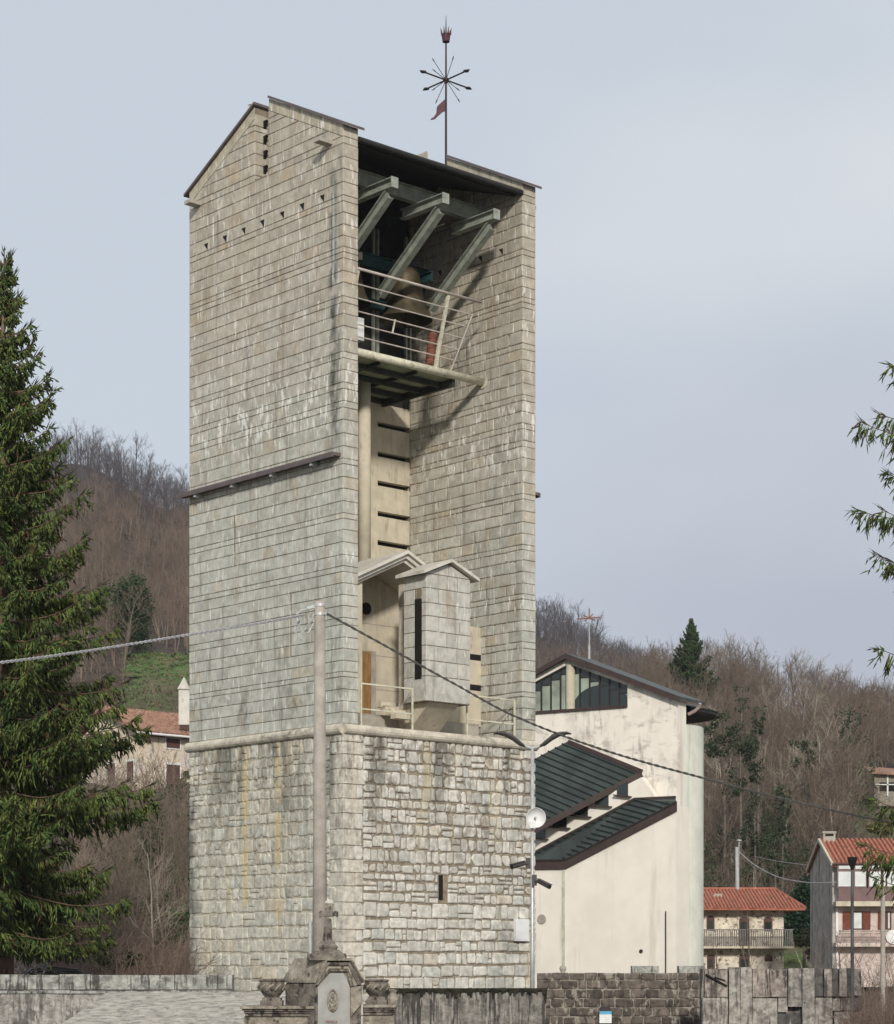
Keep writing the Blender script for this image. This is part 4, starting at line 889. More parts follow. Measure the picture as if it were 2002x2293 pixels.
# orange roofed stone house
d = 150.0; oh = thing('stone_house', 'low stone house with bright orange hipped roof and long balcony', 'house', tuple(P(1660, 2185, d)))
xl, xr = 1490, 1755; a, b = P(xl, 2200, d), P(xr, 2034, d)
m = MB(); m.box(a[0], b[0], d, d + 9, a[2], b[2]); obj('wall', m, M['stonehouse'], oh, world=True)
e0, e1 = P(1440, 2033, d - 1.1), P(1803, 2034, d - 1.1); k0, k1 = e0 + [0, 11.2, 0], e1 + [0, 11.2, 0]; r0, r1 = P(1530, 1992, d + 4.5), P(1735, 1992, d + 4.5)
m = MB(); dn = np.array([0, 0, -.14]); vs = [e0, e1, k1, k0, r0, r1]; m.add(vs + [v + dn for v in vs], [(0, 1, 5, 4), (1, 2, 5), (2, 3, 4, 5), (3, 0, 4), (7, 6, 10, 11), (8, 7, 11), (9, 8, 11, 10), (6, 9, 10), (0, 6, 7, 1), (1, 7, 8, 2), (2, 8, 9, 3), (3, 9, 6, 0)])
rf = obj('roof', m, M['tile'], oh, world=True)
m = MB(); n = 46
for k in range(n):
    t = (k + .5) / n; p = e0 + (e1 - e0) * t; x = p[0]
    u_ = 1.0
    if x > r1[0]: u_ = max((e1[0] - x) / (e1[0] - r1[0]), .02)
    if x < r0[0]: u_ = max((x - e0[0]) / (r0[0] - e0[0]), .02)
    qv = np.array([x, e0[1] + (r0[1] - e0[1]) * u_, e0[2] + (r0[2] - e0[2]) * u_]); m.tube([p + [0, -.05, .03], qv + [0, 0, .03]], .085, 6)
obj('roof_tile_row', m, M['tile'], rf, world=True)
m = MB(); m.tube([r0 + [0, 0, .05], r1 + [0, 0, .05], e1 + [0, 0, .05]], .12, 6); obj('ridge_tile', m, M['tile'], rf, world=True)
m = MB()
for k in range(16): x = e0[0] + (e1[0] - e0[0]) * (k + .5) / 16; m.box(x - .06, x + .06, d - 1.0, d - .01, b[2] - .15, b[2] - .02)
obj('rafter_end', m, M['shutter'], oh, world=True)
for (x0, x1, y0, y1, nm) in ((1582, 1600, 2050, 2084, 'window'), (1655, 1678, 2053, 2118, 'balcony_door'), (1710, 1730, 2053, 2086, 'window'), (1583, 1601, 2137, 2170, 'window'), (1655, 1678, 2137, 2195, 'door'), (1712, 1730, 2137, 2153, 'window')):
    a0_, b0_ = P(x0, y1, d), P(x1, y0, d); xm = (a0_[0] + b0_[0]) / 2; hw = (b0_[0] - a0_[0]) / 2; hh = .22
    arch = [(a0_[0], a0_[2]), (b0_[0], a0_[2]), (b0_[0], b0_[2] - hh)] + [(xm + hw * math.cos(t), b0_[2] - hh + hh * math.sin(t)) for t in np.linspace(.3, math.pi - .3, 6)] + [(a0_[0], b0_[2] - hh)]
    m = MB(); m.ext([(x, d - .012, z) for x, z in arch], (0, .008, 0)); fr = obj(nm, m, M['shutter'], oh, world=True)
    m = MB(); m.box(a0_[0] + .1, b0_[0] - .1, d - .02, d - .015, a0_[2] + .12, b0_[2] - .35); obj('pane', m, M['glass'], fr, world=True)
    m = MB(); ring = [(xm + (hw + .1) * math.cos(t), d - .04, b0_[2] - hh + .06 + (hh + .06) * math.sin(t)) for t in np.linspace(.1, math.pi - .1, 8)]; m.tube(ring, .09, 5); obj('window_arch', m, M['concrete'], fr, world=True)
a_, b_ = P(1490, 2124, d), P(1771, 2120, d)
m = MB(); m.box(a_[0], b_[0], d - 1.2, d - .005, a_[2], b_[2] + .02); bal = obj('balcony', m, M['concrete'], oh, world=True)
m = MB(); zt3 = P(0, 2083.5, d)[2]
n = 58
for k in range(n + 1): x = a_[0] + .1 + (b_[0] - a_[0] - .2) * k / n; m.box(x - .035, x + .035, d - 1.15, d - 1.11, b_[2] + .02, zt3)
m.box(a_[0], b_[0], d - 1.17, d - 1.09, zt3, zt3 + .07)
for k in range(5): y = d - 1.0 + k * .22; m.box(b_[0] - .12, b_[0] - .08, y, y + .05, b_[2] + .02, zt3)
obj('balcony_railing', m, mk('weathered wood rails', (.17, .16, .15), .9, .2, 3, 0), bal, world=True)
m = MB(); s0 = P(1596, 2001, d + 2.7); m.box(s0[0], s0[0] + .6, s0[1] - .5, s0[1] + .2, s0[2] - .25, s0[2] - .02); m.beam(s0 + [.6, -.3, -.25], s0 + [1.0, -.9, -.55], .12, .08); obj('skylight', m, M['concrete_grey'], rf, world=True)
m = MB(); q0 = P(1651, 1995, d + 4.4); m.tube([q0 + [0, 0, -.3], P(1650.5, 1897, d + 4.4)], .15, 12); m.tube([P(1654, 1940, d + 4.2), P(1655, 1884, d + 4.2)], .04, 6); m.lathe([(.2, 0), (.2, .06), (0, .12)], P(1655, 1883, d + 4.2), 10); obj('flue', m, M['galv'], oh, world=True)
cable('telephone_cable', 'thin sagging grey cable from the flue to the tall house', [P(1654, 1906, 153), P(1690, 1937, 148), P(1740, 1963, 142), P(1790, 1974, 136), P(1830, 1977, 131.5), P(1870, 1976, 129.5), P(1905, 1974, 129.5)], M['cable_pale'], .035, 20)
cable('telephone_cable', 'thin straight cable behind the sagging one, left of the tall house', [P(1690, 1918, 160), P(1740, 1928, 152), P(1825, 1940, 138)], M['cable_pale'], .02, 20)
# tall house with loggia
d = 130.0; thh = thing('tall_house', 'narrow three storey house with tiled roof, brown loggia and grey side wall', 'house', tuple(P(1935, 2200, d)))
xl = P(1865, 0, d)[0]; xr = P(2120, 0, d)[0]; zb, ze_, zr_ = 1.0, P(0, 1932, d)[2], P(0, 1881, d + 4)[2]
m = MB(); m.box(xl + .1, xr, d + .02, d + 8, zb, ze_); obj('wall', m, M['pinkwall'], thh, world=True)
m = MB(); zr2 = P(0, 1946, d + 8)[2]; m.ext([(xl - .02, d, zb), (xl - .02, d, ze_), (xl - .02, d + 3.8, zr_ - .1), (xl - .02, d + 8, zr2), (xl - .02, d + 8, zb)], (.3, 0, 0)); obj('side_wall', m, M['greywall'], thh, world=True)
m = MB(); ov = .7; f0, f1 = np.array([xl - .15, d - ov, ze_ - .1]), np.array([xr, d - ov, ze_ - .1]); g0, g1 = np.array([xl - .15, d + 3.9, zr_]), np.array([P(1992, 0, d + 3.9)[0] + .0, d + 3.9, zr_])
h0, h1 = np.array([xl - .15, d + 8.3, zr2 - .1]), np.array([xr, d + 8.3, zr2 - .1]); g1b = np.array([xr - 3.0, d + 3.9, zr_])
vs = [f0, f1, g1b, g0, h0, h1]; dn = np.array([0, 0, -.15]); m.add(vs + [v + dn for v in vs], [(0, 1, 2, 3), (3, 2, 5, 4), (1, 5, 2), (7, 6, 9, 8), (8, 9, 10, 11), (0, 6, 7, 1), (3, 9, 6, 0), (4, 10, 9, 3), (5, 11, 10, 4), (1, 7, 11, 5)]); rf = obj('roof', m, M['tile'], thh, world=True)
m = MB(); barrel_tiles(m, f0 + [0, 0, .04], f1 + [0, 0, .04], g0 + [0, 0, .04], f1 * [1, 0, 0] + g0 * [0, 1, 1] + [0, 0, .04], 26, .10); obj('roof_tile_row', m, M['tile'], rf, world=True)
m = MB(); m.tube([f0 + [0, -.08, -.02], f1 + [0, -.08, -.02]], .07, 8); obj('gutter', m, M['fascia'], thh, world=True)
m = MB(); m.beam(f0 + [-.02, 0, 0], g0 + [-.02, 0, 0], .14, .2); m.beam(g0 + [-.02, 0, 0], h0 + [-.02, 0, 0], .14, .2); obj('verge_tile', m, M['concrete'], rf, world=True)
c0, c1 = P(1840, 1882, d + 4), P(1867, 1864, d + 4); m = MB(); m.box(c0[0], c1[0], d + 3.4, d + 4.6, c0[2] - .4, c1[2] - .10); m.box(c0[0] - .05, c1[0] + .05, d + 3.35, d + 4.65, c1[2] - .10, c1[2] + .04); ch = obj('chimney', m, M['concrete_grey'], thh, world=True)
m = MB(); m.box(c0[0] + .12, c1[0] - .12, d + 3.38, d + 3.396, c1[2] - .26, c1[2] - .13); obj('chimney_opening', m, M['black'], ch, world=True)
m = MB(); m.box(xl + .16, xl + .30, d - .12, d + .01, zb, ze_); obj('downpipe', m, M['white'], thh, world=True)
wbox(1866, 2120, 2030, 2019, d, .95, M['concrete'], 'floor_slab', thh, .9); wbox(1866, 2120, 2120, 2111, d, .95, M['pinkwall'], 'balcony', thh, .9)
wbox(1872, 2120, 2018.5, 1990, d, .1, M['loggia'], 'loggia_panel', thh, .85)
for (x0, x1) in ((1872, 1902), (1909, 1933), (1941, 1966), (1973, 1998), (2005, 2030)):
    f = wbox(x0 - 2.5, x1 + 2.5, 1989.5, 1939, d, .08, M['loggia'], 'loggia_window', thh, .78)
    wbox(x0, x1, 1986, 1953, d, .02, M['whitewin'], 'pane', f, .81); wbox(x0 + 1, x1 - 1, 1947, 1940, d, .02, M['whitewin'], 'pane', f, .81)
for (x0, x1) in ((1887, 1949), (1966, 1996)):
    f = wbox(x0 + 17, x1 - (17 if x1 == 1949 else 0), 2081, 2041, d, .06, M['shutter'], 'window', thh, .05); wbox(x0 + 22, x1 - (20 if x1 == 1949 else 4), 2079, 2044, d, .02, M['whitewin'], 'pane', f, .075)
    wbox(x0, x0 + 16, 2081, 2041, d, .05, M['redshutter'], 'shutter', thh, .08)
    if x1 == 1949: wbox(x1 - 17, x1, 2081, 2041, d, .05, M['redshutter'], 'shutter', thh, .08)
m = MB(); za_, zb_ = P(0, 2112, d)[2], P(0, 2083, d)[2]
for k in range(5): z = za_ + (zb_ - za_) * (k + .7) / 5.2; m.box(xl + .2, xr, d - .88, d - .84, z - .05, z + .05)
for k in range(5): x = xl + .25 + k * 1.3; m.box(x, x + .06, d - .90, d - .83, za_, zb_)
obj('balcony_railing', m, mk('rusty white rails', (.36, .28, .25), .8, .3, 3, 0), thh, world=True)
m = MB(); q = P(2000, 2098, d - 1.0); m.tube([q, q + [0, .1, 0]], .42, 18); obj('balcony_dish', m, M['white'], thh, world=True)
# house with the creeper on the left hillside
d = 150.0; c0 = P(308, 1780, d); lh = thing('creeper_house', 'yellowish house with dry creeper and brown shutters left of the tower', 'house', tuple(c0))
dr, dl_ = np.array([.715, .70, 0]), np.array([-.715, .70, 0]); zt4 = P(0, 1643, d)[2]; zb4 = P(0, 1782, d)[2] - 1
def LW(r, l, z): return np.array([c0[0], d, 0]) + dr * r + dl_ * l + np.array([0, 0, z])
m = MB(); m.ext([LW(0, 0, zb4), LW(9, 0, zb4), LW(9, 7, zb4), LW(0, 7, zb4)], (0, 0, zt4 - zb4 - .1)); obj('wall', m, M['yellowwall'], lh, world=True)
m = MB(); rz_ = zt4 + 1.9
m.ext([LW(-.6, -.6, zt4 - .1), LW(-.6, 3.5, rz_), LW(-.6, 7.6, zt4 - .1), LW(-.6, 7.6, zt4 + .1), LW(-.6, 3.5, rz_ + .2), LW(-.6, -.6, zt4 + .1)], dr * 10); rf = obj('roof', m, M['tile_old'], lh, world=True)
m = MB(); m.ext([LW(.01, 0.02, zt4 - .1), LW(.01, 7, zt4 - .1), LW(.01, 3.5, rz_ - .2)], dr * .2); obj('gable', m, M['yellowwall'], lh, world=True)
m = MB(); barrel_tiles(m, LW(-.55, -.62, zt4 + .12), LW(9.4, -.62, zt4 + .12), LW(-.55, 3.5, rz_ + .22), LW(9.4, 3.5, rz_ + .22), 34, .10); obj('roof_tile_row', m, M['tile_old'], rf, world=True)
m = MB(); m.tube([LW(-.6, -.72, zt4 + .0), LW(9.4, -.72, zt4 + .0)], .08, 8); obj('gutter', m, M['white'], lh, world=True)
def lwin(side, s, z0, z1, wd, frame=True):
    f = (lambda r, z, o: LW(r, -o, z)) if side else (lambda r, z, o: LW(-o, r, z))
    m = MB(); pp_ = [f(s - wd / 2 - .12, z0 - .1, .02), f(s + wd / 2 + .12, z0 - .1, .02), f(s + wd / 2 + .12, z1 + .15, .02), f(s - wd / 2 - .12, z1 + .15, .02)]
    nv_ = f(0, 0, .03) - f(0, 0, 0); m.ext(pp_, nv_); w_ = obj('window', m, M['white'], lh, world=True)
    m = MB(); m.ext([f(s - wd / 2, z0, .06), f(s + wd / 2, z0, .06), f(s + wd / 2, z1, .06), f(s - wd / 2, z1, .06)], nv_); obj('shutter', m, M['shutter'], w_, world=True)
def pzz(y): return P(0, y, 151.5)[2]
lwin(True, 3.0, pzz(1673), pzz(1652), 1.15); lwin(True, 3.0, pzz(1770), pzz(1711), 1.15); lwin(True, 7.0, pzz(1770), pzz(1711), 1.1)
lwin(False, .75, pzz(1750), pzz(1708), .7); lwin(False, 3.0, pzz(1676), pzz(1646), .8); lwin(False, 4.6, pzz(1676), pzz(1646), .8); lwin(False, 2.9, pzz(1750), pzz(1708), .8)
m = MB(); q0, q1 = P(400, 1597, 152), P(424, 1540, 152); m.box(q0[0], q1[0], 152, 153, q0[2] - .8, q1[2]); m.ext([(q0[0] - .08, 151.9, q1[2] - .1), (q1[0], 151.9, q1[2] - .1), ((q0[0] + q1[0]) / 2, 151.9, q1[2] + .75)], (0, 1.1, 0)); obj('chimney', m, M['concrete_pale'], lh, world=True)
# hut far right on the meadow
d = 215.0; q = P(1990, 1782, d); ht = thing('hill_hut', 'small stone hut with rusty roof on the meadow at the right edge', 'hut', tuple(q))
m = MB(); m.box(q[0] - 1.4, q[0] + 4, d, d + 4, q[2] - 1, P(0, 1728, d)[2]); obj('wall', m, M['tombstone'], ht, world=True)
m = MB(); z0 = P(0, 1731, d)[2]; m.hexa([(q[0] - 1.9, d - .7, z0 - .1), (q[0] + 4.4, d - .7, z0 - .5), (q[0] + 4.4, d + 4.4, z0 + .4), (q[0] - 1.9, d + 4.4, z0 + .9)], [(q[0] - 1.9, d - .7, z0 + .08), (q[0] + 4.4, d - .7, z0 - .32), (q[0] + 4.4, d + 4.4, z0 + .6), (q[0] - 1.9, d + 4.4, z0 + 1.1)]); obj('roof', m, M['tile_old'], ht, world=True)
m = MB(); m.box(q[0] - .9, q[0] + .9, d - .03, d - .01, P(0, 1772, d)[2], P(0, 1752, d)[2]); obj('opening', m, M['black'], ht, world=True)
m = MB(); m.box(q[0] - .2, q[0] - .05, d - .15, d - .035, q[2], z0); m.box(q[0] - 1.3, q[0] + 3.5, d - .15, d - .035, P(0, 1757, d)[2] - .05, P(0, 1757, d)[2] + .05); obj('timber_frame', m, M['galv'], ht, world=True)

# ------------------------------------------------------------------ cars
def car(label, loc, rz, paint, scale=1.0):
    t = thing('parked_car', label, 'car', loc, rz); s = scale
    body = [(-2.1, .35), (-2.12, .75), (-1.9, .92), (-1.2, 1.0), (-.55, 1.42), (.3, 1.48), (1.1, 1.40), (1.75, 1.0), (2.08, .9), (2.1, .4), (1.9, .3), (-1.9, .28)]
    m = MB(); n = len(body); vs = []
    for y, k in ((-.84, .94), (-.78, 1), (.78, 1), (.84, .94)):
        for x, z in body: vs.append((x * s * (k if abs(y) > .8 else 1), y * s * (1 if z < 1.05 else .80), z * s))
    fs = [(j * n + i, j * n + (i + 1) % n, (j + 1) * n + (i + 1) % n, (j + 1) * n + i) for j in range(3) for i in range(n)] + [tuple(range(n))[::-1], tuple(range(3 * n, 4 * n))]
    m.add(vs, fs); obj('body', m, paint, t)
    m = MB(); m.hexa([(-1.12 * s, -.62 * s, 1.04 * s), (-1.12 * s, .62 * s, 1.04 * s), (-.6 * s, .60 * s, 1.40 * s), (-.6 * s, -.60 * s, 1.40 * s)][::-1], [(-1.18 * s, -.62 * s, 1.05 * s), (-1.18 * s, .62 * s, 1.05 * s), (-.64 * s, .60 * s, 1.42 * s), (-.64 * s, -.60 * s, 1.42 * s)][::-1]); obj('windscreen', m, M['glass'], t)
    m = MB()
    for sg in (-1, 1): m.ext([(x * s, sg * .69 * s, z * s) for x, z in ((-1.0, 1.03), (1.5, 1.03), (1.05, 1.36), (.3, 1.42), (-.5, 1.38))], (0, sg * .03 * s, 0))
    obj('side_window', m, M['glass'], t)
    for x in (-1.35, 1.3):
        for sg in (-1, 1):
            m = MB(); m.tube([(x * s, sg * .62 * s, .32 * s), (x * s, sg * .87 * s, .32 * s)], .32 * s, 16); wl = obj('wheel', m, M['rubber'], t)
            m = MB(); m.tube([(x * s, sg * .86 * s, .32 * s), (x * s, sg * .885 * s, .32 * s)], .2 * s, 12); obj('rim', m, M['galv'], wl)
q = P(104, 2150, 73); car('dark parked car behind the cemetery wall beside the spruce trunk', (q[0], q[1], 1.02), math.radians(12), M['carpaint'], .92)
q = P(1822, 2150, 168); car('white car half hidden behind the grey side of the tall house', (q[0], q[1], float(P(0, 2058, 168)[2]) - 1.45), math.radians(-20), M['whitepaint'])

# ------------------------------------------------------------------ cemetery walls
def wallpiece(name, label, x0, x1, ytop, d, mat, th=.5, capmat=None, caph=0, zb=-.1, cat='wall', yb=None, capov=.06, slope=0.0, seg=.55):
    a, b = P(x0, ytop, d), P(x1, ytop, d); t = thing(name, label, cat, ((a[0] + b[0]) / 2, d, 0))
    rg = random.Random(int(x0 + 3000)); m = MB(); n = max(2, int((b[0] - a[0]) / seg)); zt = a[2] - caph
    xs = [a[0] + (b[0] - a[0]) * k / n for k in range(n + 1)]; nz = 6; vs = []
    for j in range(nz + 1):
        for k in range(n + 1): vs.append((xs[k], d + rg.uniform(-.02, .02), zb + (zt - zb) * j / nz + (rg.uniform(-.02, .02) if j == nz and not capmat else 0)))
    fr_ = len(vs)
    for j in (0, nz):
        for k in range(n + 1): vs.append((xs[k], d + th, zb if j == 0 else vs[nz * (n + 1) + k][2]))
    N1 = n + 1; fs = [(j * N1 + k, j * N1 + k + 1, (j + 1) * N1 + k + 1, (j + 1) * N1 + k) for j in range(nz) for k in range(n)]
    fs += [(nz * N1 + k, nz * N1 + k + 1, fr_ + N1 + k + 1, fr_ + N1 + k) for k in range(n)] + [(fr_ + k + 1, fr_ + k, fr_ + N1 + k, fr_ + N1 + k + 1) for k in range(n)]
    fs += [tuple([j * N1 for j in range(nz + 1)] + [fr_ + N1, fr_])[::-1], tuple([j * N1 + n for j in range(nz + 1)] + [fr_ + N1 + n, fr_ + n])]
    m.add(vs, fs); obj('wall_body', m, mat, t, world=True)
    if capmat:
        m = MB(); x = a[0]
        while x < b[0] - .1:
            l = min(rg.uniform(.75, 1.25), b[0] - x); e_ = rg.uniform(-.015, .015); g_ = .012
            m.hexa([(x + g_, d - capov, zt + .004), (x + l - g_, d - capov, zt + .004), (x + l - g_, d + th + capov, zt + .004), (x + g_, d + th + capov, zt + .004)], [(x + g_, d - capov + e_ + .01, zt + caph + e_), (x + l - g_, d - capov + e_ + .01, zt + caph + e_), (x + l - g_, d + th + capov, zt + caph + e_), (x + g_, d + th + capov, zt + caph + e_)]); x += l
        obj('coping', m, capmat, t, world=True)
    return t
wallpiece('cemetery_wall', 'grey cemetery wall with long coping stones below the spruce', -260, 521, 2183, 62, M['wallgrey'], .5, M['wallcap'], .42)
wallpiece('low_wall', 'streaked grey wall with a thin ledge in the bottom left corner', -260, 262, 2219, 56, M['wallgrey'], .6, M['wallcap'], .07, capov=.05)
wallpiece('mossy_wall', 'black streaked wall topped with dark moss right of the monument', 838, 1222, 2217, 58, M['walldark'], .5)
# moss hanging over that wall
rg = random.Random(5); m = MB(); a, b = P(838, 2217, 58), P(1222, 2217, 58)
x = a[0]
while x < b[0]:
    wd = rg.uniform(.025, .10); L = (abs(rg.gauss(0, .14)) if rg.random() < .5 else abs(rg.gauss(0, .04))) + .02
    m.hexa([(x, 57.93, a[2] - L), (x + wd * .7, 57.93, a[2] - L), (x + wd, 58.3, a[2] - L * .3), (x, 58.3, a[2] - L * .3)], [(x - .02, 57.94, a[2] + rg.uniform(0, .05)), (x + wd + .02, 57.94, a[2] + .01 + rg.uniform(0, .06)), (x + wd, 58.35, a[2] + .05), (x, 58.35, a[2] + .04)]); x += wd * .8
tag(obj('wall_moss', m, M['moss']), 'dark moss hanging over the top of the black wall', 'moss', kind='stuff')
# wall of dark blocks
d = 70.0; a, b = P(1204, 2178, d), P(1573, 2178, d); t = thing('block_wall', 'wall of dark brown stone blocks with pale mortar', 'wall', ((a[0] + b[0]) / 2, d, 0))
m = MB(); m.box(a[0], b[0], d + .03, d + .5, -.1, a[2] - .02, (.25, .225, .19)); rg = random.Random(11); z = a[2]; k = 0
fb = lambda s, z, o: (s, d - o, z)
while z > .0:
    h = rg.uniform(.20, .30); s = a[0]
    while s < b[0] - .05:
        l = min(rg.uniform(.26, .62), b[0] - s); c = np.array([.115, .095, .08]) * rg.uniform(.6, 1.35)
        rng = rg; rubble_stone(m, s, s + l, z - h, z, fb, tuple(c), .3, .03, .03); s += l
    z -= h
obj('wall_body', m, M['darkblock'], t, world=True)
for (x0, x1, y) in ((1415, 1475, 2163), (1520, 1579, 2163)):
    m = MB(); p, q = P(x0, 2179, d + .2), P(x1, y, d + .2); m.box(p[0], q[0], d + .1, d + .7, p[2] - .02, q[2]); obj('coping_block', m, M['wallcap'], t, world=True)
q = P(1260.5, 2179, d + .3); t = thing('stone_ball', 'small round stone ball on top of the dark block wall', 'finial', tuple(q))
m = MB(); m.lathe([(.08, 0), (.07, .04), (.085, .06), (.115, .14), (.09, .22), (0, .255)], n=16); obj('ball', m, M['concrete_grey'], t)
# small sign or box with blue band on that wall
d2 = d - .12; p, q = P(1342, 2291, d2), P(1369, 2255, d2); t = thing('notice_box', 'small white notice box with a blue band on the dark block wall', 'notice box', (p[0], d2, p[2]))
h = q[2] - p[2]; wd = q[0] - p[0]
m = MB(); m.box(0, wd, -.10, .09, 0, h * .55); obj('box_body', m, M['white'], t); m = MB(); m.box(0, wd, -.11, .09, h * .555, h * .76); obj('blue_band', m, M['blue'], t)
m = MB(); m.hexa([(.02, -.13, h * .765), (wd - .01, -.13, h * .765), (wd - .03, .09, h * .765), (.02, .09, h * .765)], [(.04, -.02, h), (wd - .05, -.02, h), (wd - .05, .09, h), (.04, .09, h)]); obj('lid', m, M['iron'], t)
m = MB()
for k in range(3): m.box(wd * .45, wd * .85, -.104, -.101, h * (.12 + k * .1), h * (.15 + k * .1))
obj('printed_lines', m, M['galv'], t)
# relief wall of upright concrete slabs
d = 66.0; a, b = P(1572, 2166, d), P(1928, 2166, d); t = thing('relief_wall', 'concrete wall of staggered upright slabs with stained recesses', 'wall', ((a[0] + b[0]) / 2, d, 0))
m = MB(); m.box(a[0], b[0], d + .12, d + .6, -.1, a[2] - .05); obj('wall_core', m, M['walldark'], t, world=True)
rel_mats = [mk('relief slab grey', (.30, .275, .245), .95, .4, 5, .9, 11, stains=(((.06, .055, .05), .7, (5.5, 5.5, .7), .53, .61), ((.45, .43, .38), .75, (5, 5, 3), .57, .63))), mk('relief slab dark', (.105, .10, .095), .95, .4, 5, .9, 11, stains=(((.33, .31, .28), .75, (6, 6, 1.2), .55, .61),)), mk('relief slab pinkish', (.30, .255, .225), .95, .4, 5, .9, 11, stains=(((.06, .052, .047), .85, (6, 6, 1.0), .51, .59), ((.42, .39, .34), .7, (7, 7, 4), .57, .63)))]
for (x0, x1, y0, y1, o, mi) in ((1578, 1629, 2172, 2232, .06, 2), (1572, 1630, 2234, 2330, .10, 0), (1631, 1656, 2166, 2330, .16, 0), (1656, 1683, 2166, 2330, .20, 0), (1684, 1722, 2170, 2233, .13, 2), (1723, 1762, 2172, 2232, .08, 2), (1684, 1740, 2235, 2330, .12, 0), (1741, 1762, 2234, 2266, .15, 0), (1763, 1793, 2168, 2254, .20, 0), (1794, 1822, 2168, 2330, .22, 0), (1741, 1793, 2269, 2330, .06, 1), (1823, 1842, 2168, 2231, .12, 1), (1843, 1861, 2170, 2231, .20, 2), (1862, 1876, 2168, 2231, .10, 1), (1877, 1894, 2170, 2231, .20, 2), (1895, 1907, 2168, 2231, .10, 1), (1908, 1926, 2170, 2229, .20, 2), (1823, 1862, 2234, 2330, .20, 0), (1863, 1880, 2236, 2263, .12, 0), (1881, 1928, 2234, 2262, .10, 1), (1866, 1928, 2266, 2330, .16, 0)):
    p, q = P(x0, y1, d), P(x1, y0, d); mm = MB(); mm.hexa([(p[0], d - o, p[2]), (q[0], d - o, p[2]), (q[0], d + .13, p[2]), (p[0], d + .13, p[2])], [(p[0] + .01, d - o + .015, q[2]), (q[0] - .01, d - o + .01, q[2]), (q[0] - .01, d + .13, q[2]), (p[0] + .01, d + .13, q[2])]); obj('relief_slab', mm, rel_mats[mi], t, world=True)
mm = MB(); mm.beam(P(1580, 2182, d - .09), P(1628, 2208, d - .09), .09, .05); mm.beam(P(1600, 2188, d - .09), P(1625, 2196, d - .09), .04, .03); obj('relief_bar', mm, M['black'], t, world=True)
# flat sloping roof of a tomb chapel
t = thing('chapel_roof', 'broad sloping grey roof slab of a low chapel at the lower left', 'roof', tuple(P(400, 2300, 42)))
p = [P(240, 2221, 52), P(640, 2221, 52), P(640, 2420, 36), P(-40, 2420, 36)]
m = MB(); nx, ny = 26, 16; vs = []; rg = random.Random(3)
for j in range(ny + 1):
    for i_ in range(nx + 1):
        u_, v_ = i_ / nx, j / ny; q = (p[0] * (1 - u_) + p[1] * u_) * (1 - v_) + (p[3] * (1 - u_) + p[2] * u_) * v_; vs.append(q + [0, 0, rg.uniform(-.012, .012)])
n1 = nx + 1; m.add(vs, [(j * n1 + i_ + 1, j * n1 + i_, (j + 1) * n1 + i_, (j + 1) * n1 + i_ + 1) for j in range(ny) for i_ in range(nx)]); obj('roof_covering', m, M['slabroof'], t, world=True)
m = MB(); dz_ = np.array([0, 0, -.16]); m.hexa([q + dz_ for q in p], [q - [0, 0, .02] for q in p]); obj('roof_slab', m, M['concrete_grey'], t, world=True)
m = MB(); q = P(300, 2300, 50); m.box(q[0] + .2, P(640, 0, 52)[0], 40, 51.4, -.1, P(0, 2300, 44)[2] - 1.2); obj('chapel_wall', m, M['wallgrey'], t, world=True)

# ------------------------------------------------------------------ family monument in the foreground
d = 30.0; mo = thing('tomb_monument', 'weathered family tomb with arched marble panel and moulded cornices', 'tomb', tuple(P(750, 2300, d)))
ub = np.array([-.668, .744, 0]); T_ = lambda x, y, o=0.0: P(x, y, d) + np.array([0, -o, 0])
def arch(s, yo=0): return [(745 + (x - 745) * s, y + yo) for x, y in ((706, 2440), (706, 2203), (731, 2155), (784, 2155), (811, 2203), (811, 2440))]
m = MB(); m.ext([T_(x, y) for x, y in arch(.97, 3)], ub * .68); obj('tomb_body', m, M['tombdark'], mo, world=True)
m = MB(); rp_ = [T_(*q) for q in ((703, 2201), (730, 2151), (785, 2151), (814, 2201))]; bk_ = [q + ub * .70 for q in rp_]; fo_ = [q - ub * .03 for q in rp_]; uz = np.array([0, 0, .035])
for k in range(3): m.hexa([fo_[k], fo_[k + 1], bk_[k + 1], bk_[k]], [fo_[k] + uz, fo_[k + 1] + uz, bk_[k + 1] + uz, bk_[k] + uz])
obj('tomb_roof', m, M['tombstone'], mo, world=True)
def mould(x0y0s, w_, dep, mat, nm):
    m = MB(); pts = [T_(x, y, .03) for x, y in x0y0s]
    for a, b in zip(pts[:-1], pts[1:]):
        for k, (o, ww) in enumerate(((.0, 1), (.025, .62), (.05, .34))): m.beam(a + [0, -o, 0], b + [0, -o, 0], .05, w_ * ww, (0, 0, 1) if abs(a[2] - b[2]) < .08 else (1, 0, 0))
    return obj(nm, m, mat, mo, world=True)
m = MB(); m.ext([T_(x, y, .02) for x, y in ((712, 2440), (712, 2210), (722, 2190), (733, 2179), (769, 2179), (776, 2190), (784, 2212), (784, 2440))], (0, .03, 0)); pan = obj('marble_panel', m, M['tombwhite'], mo, world=True)
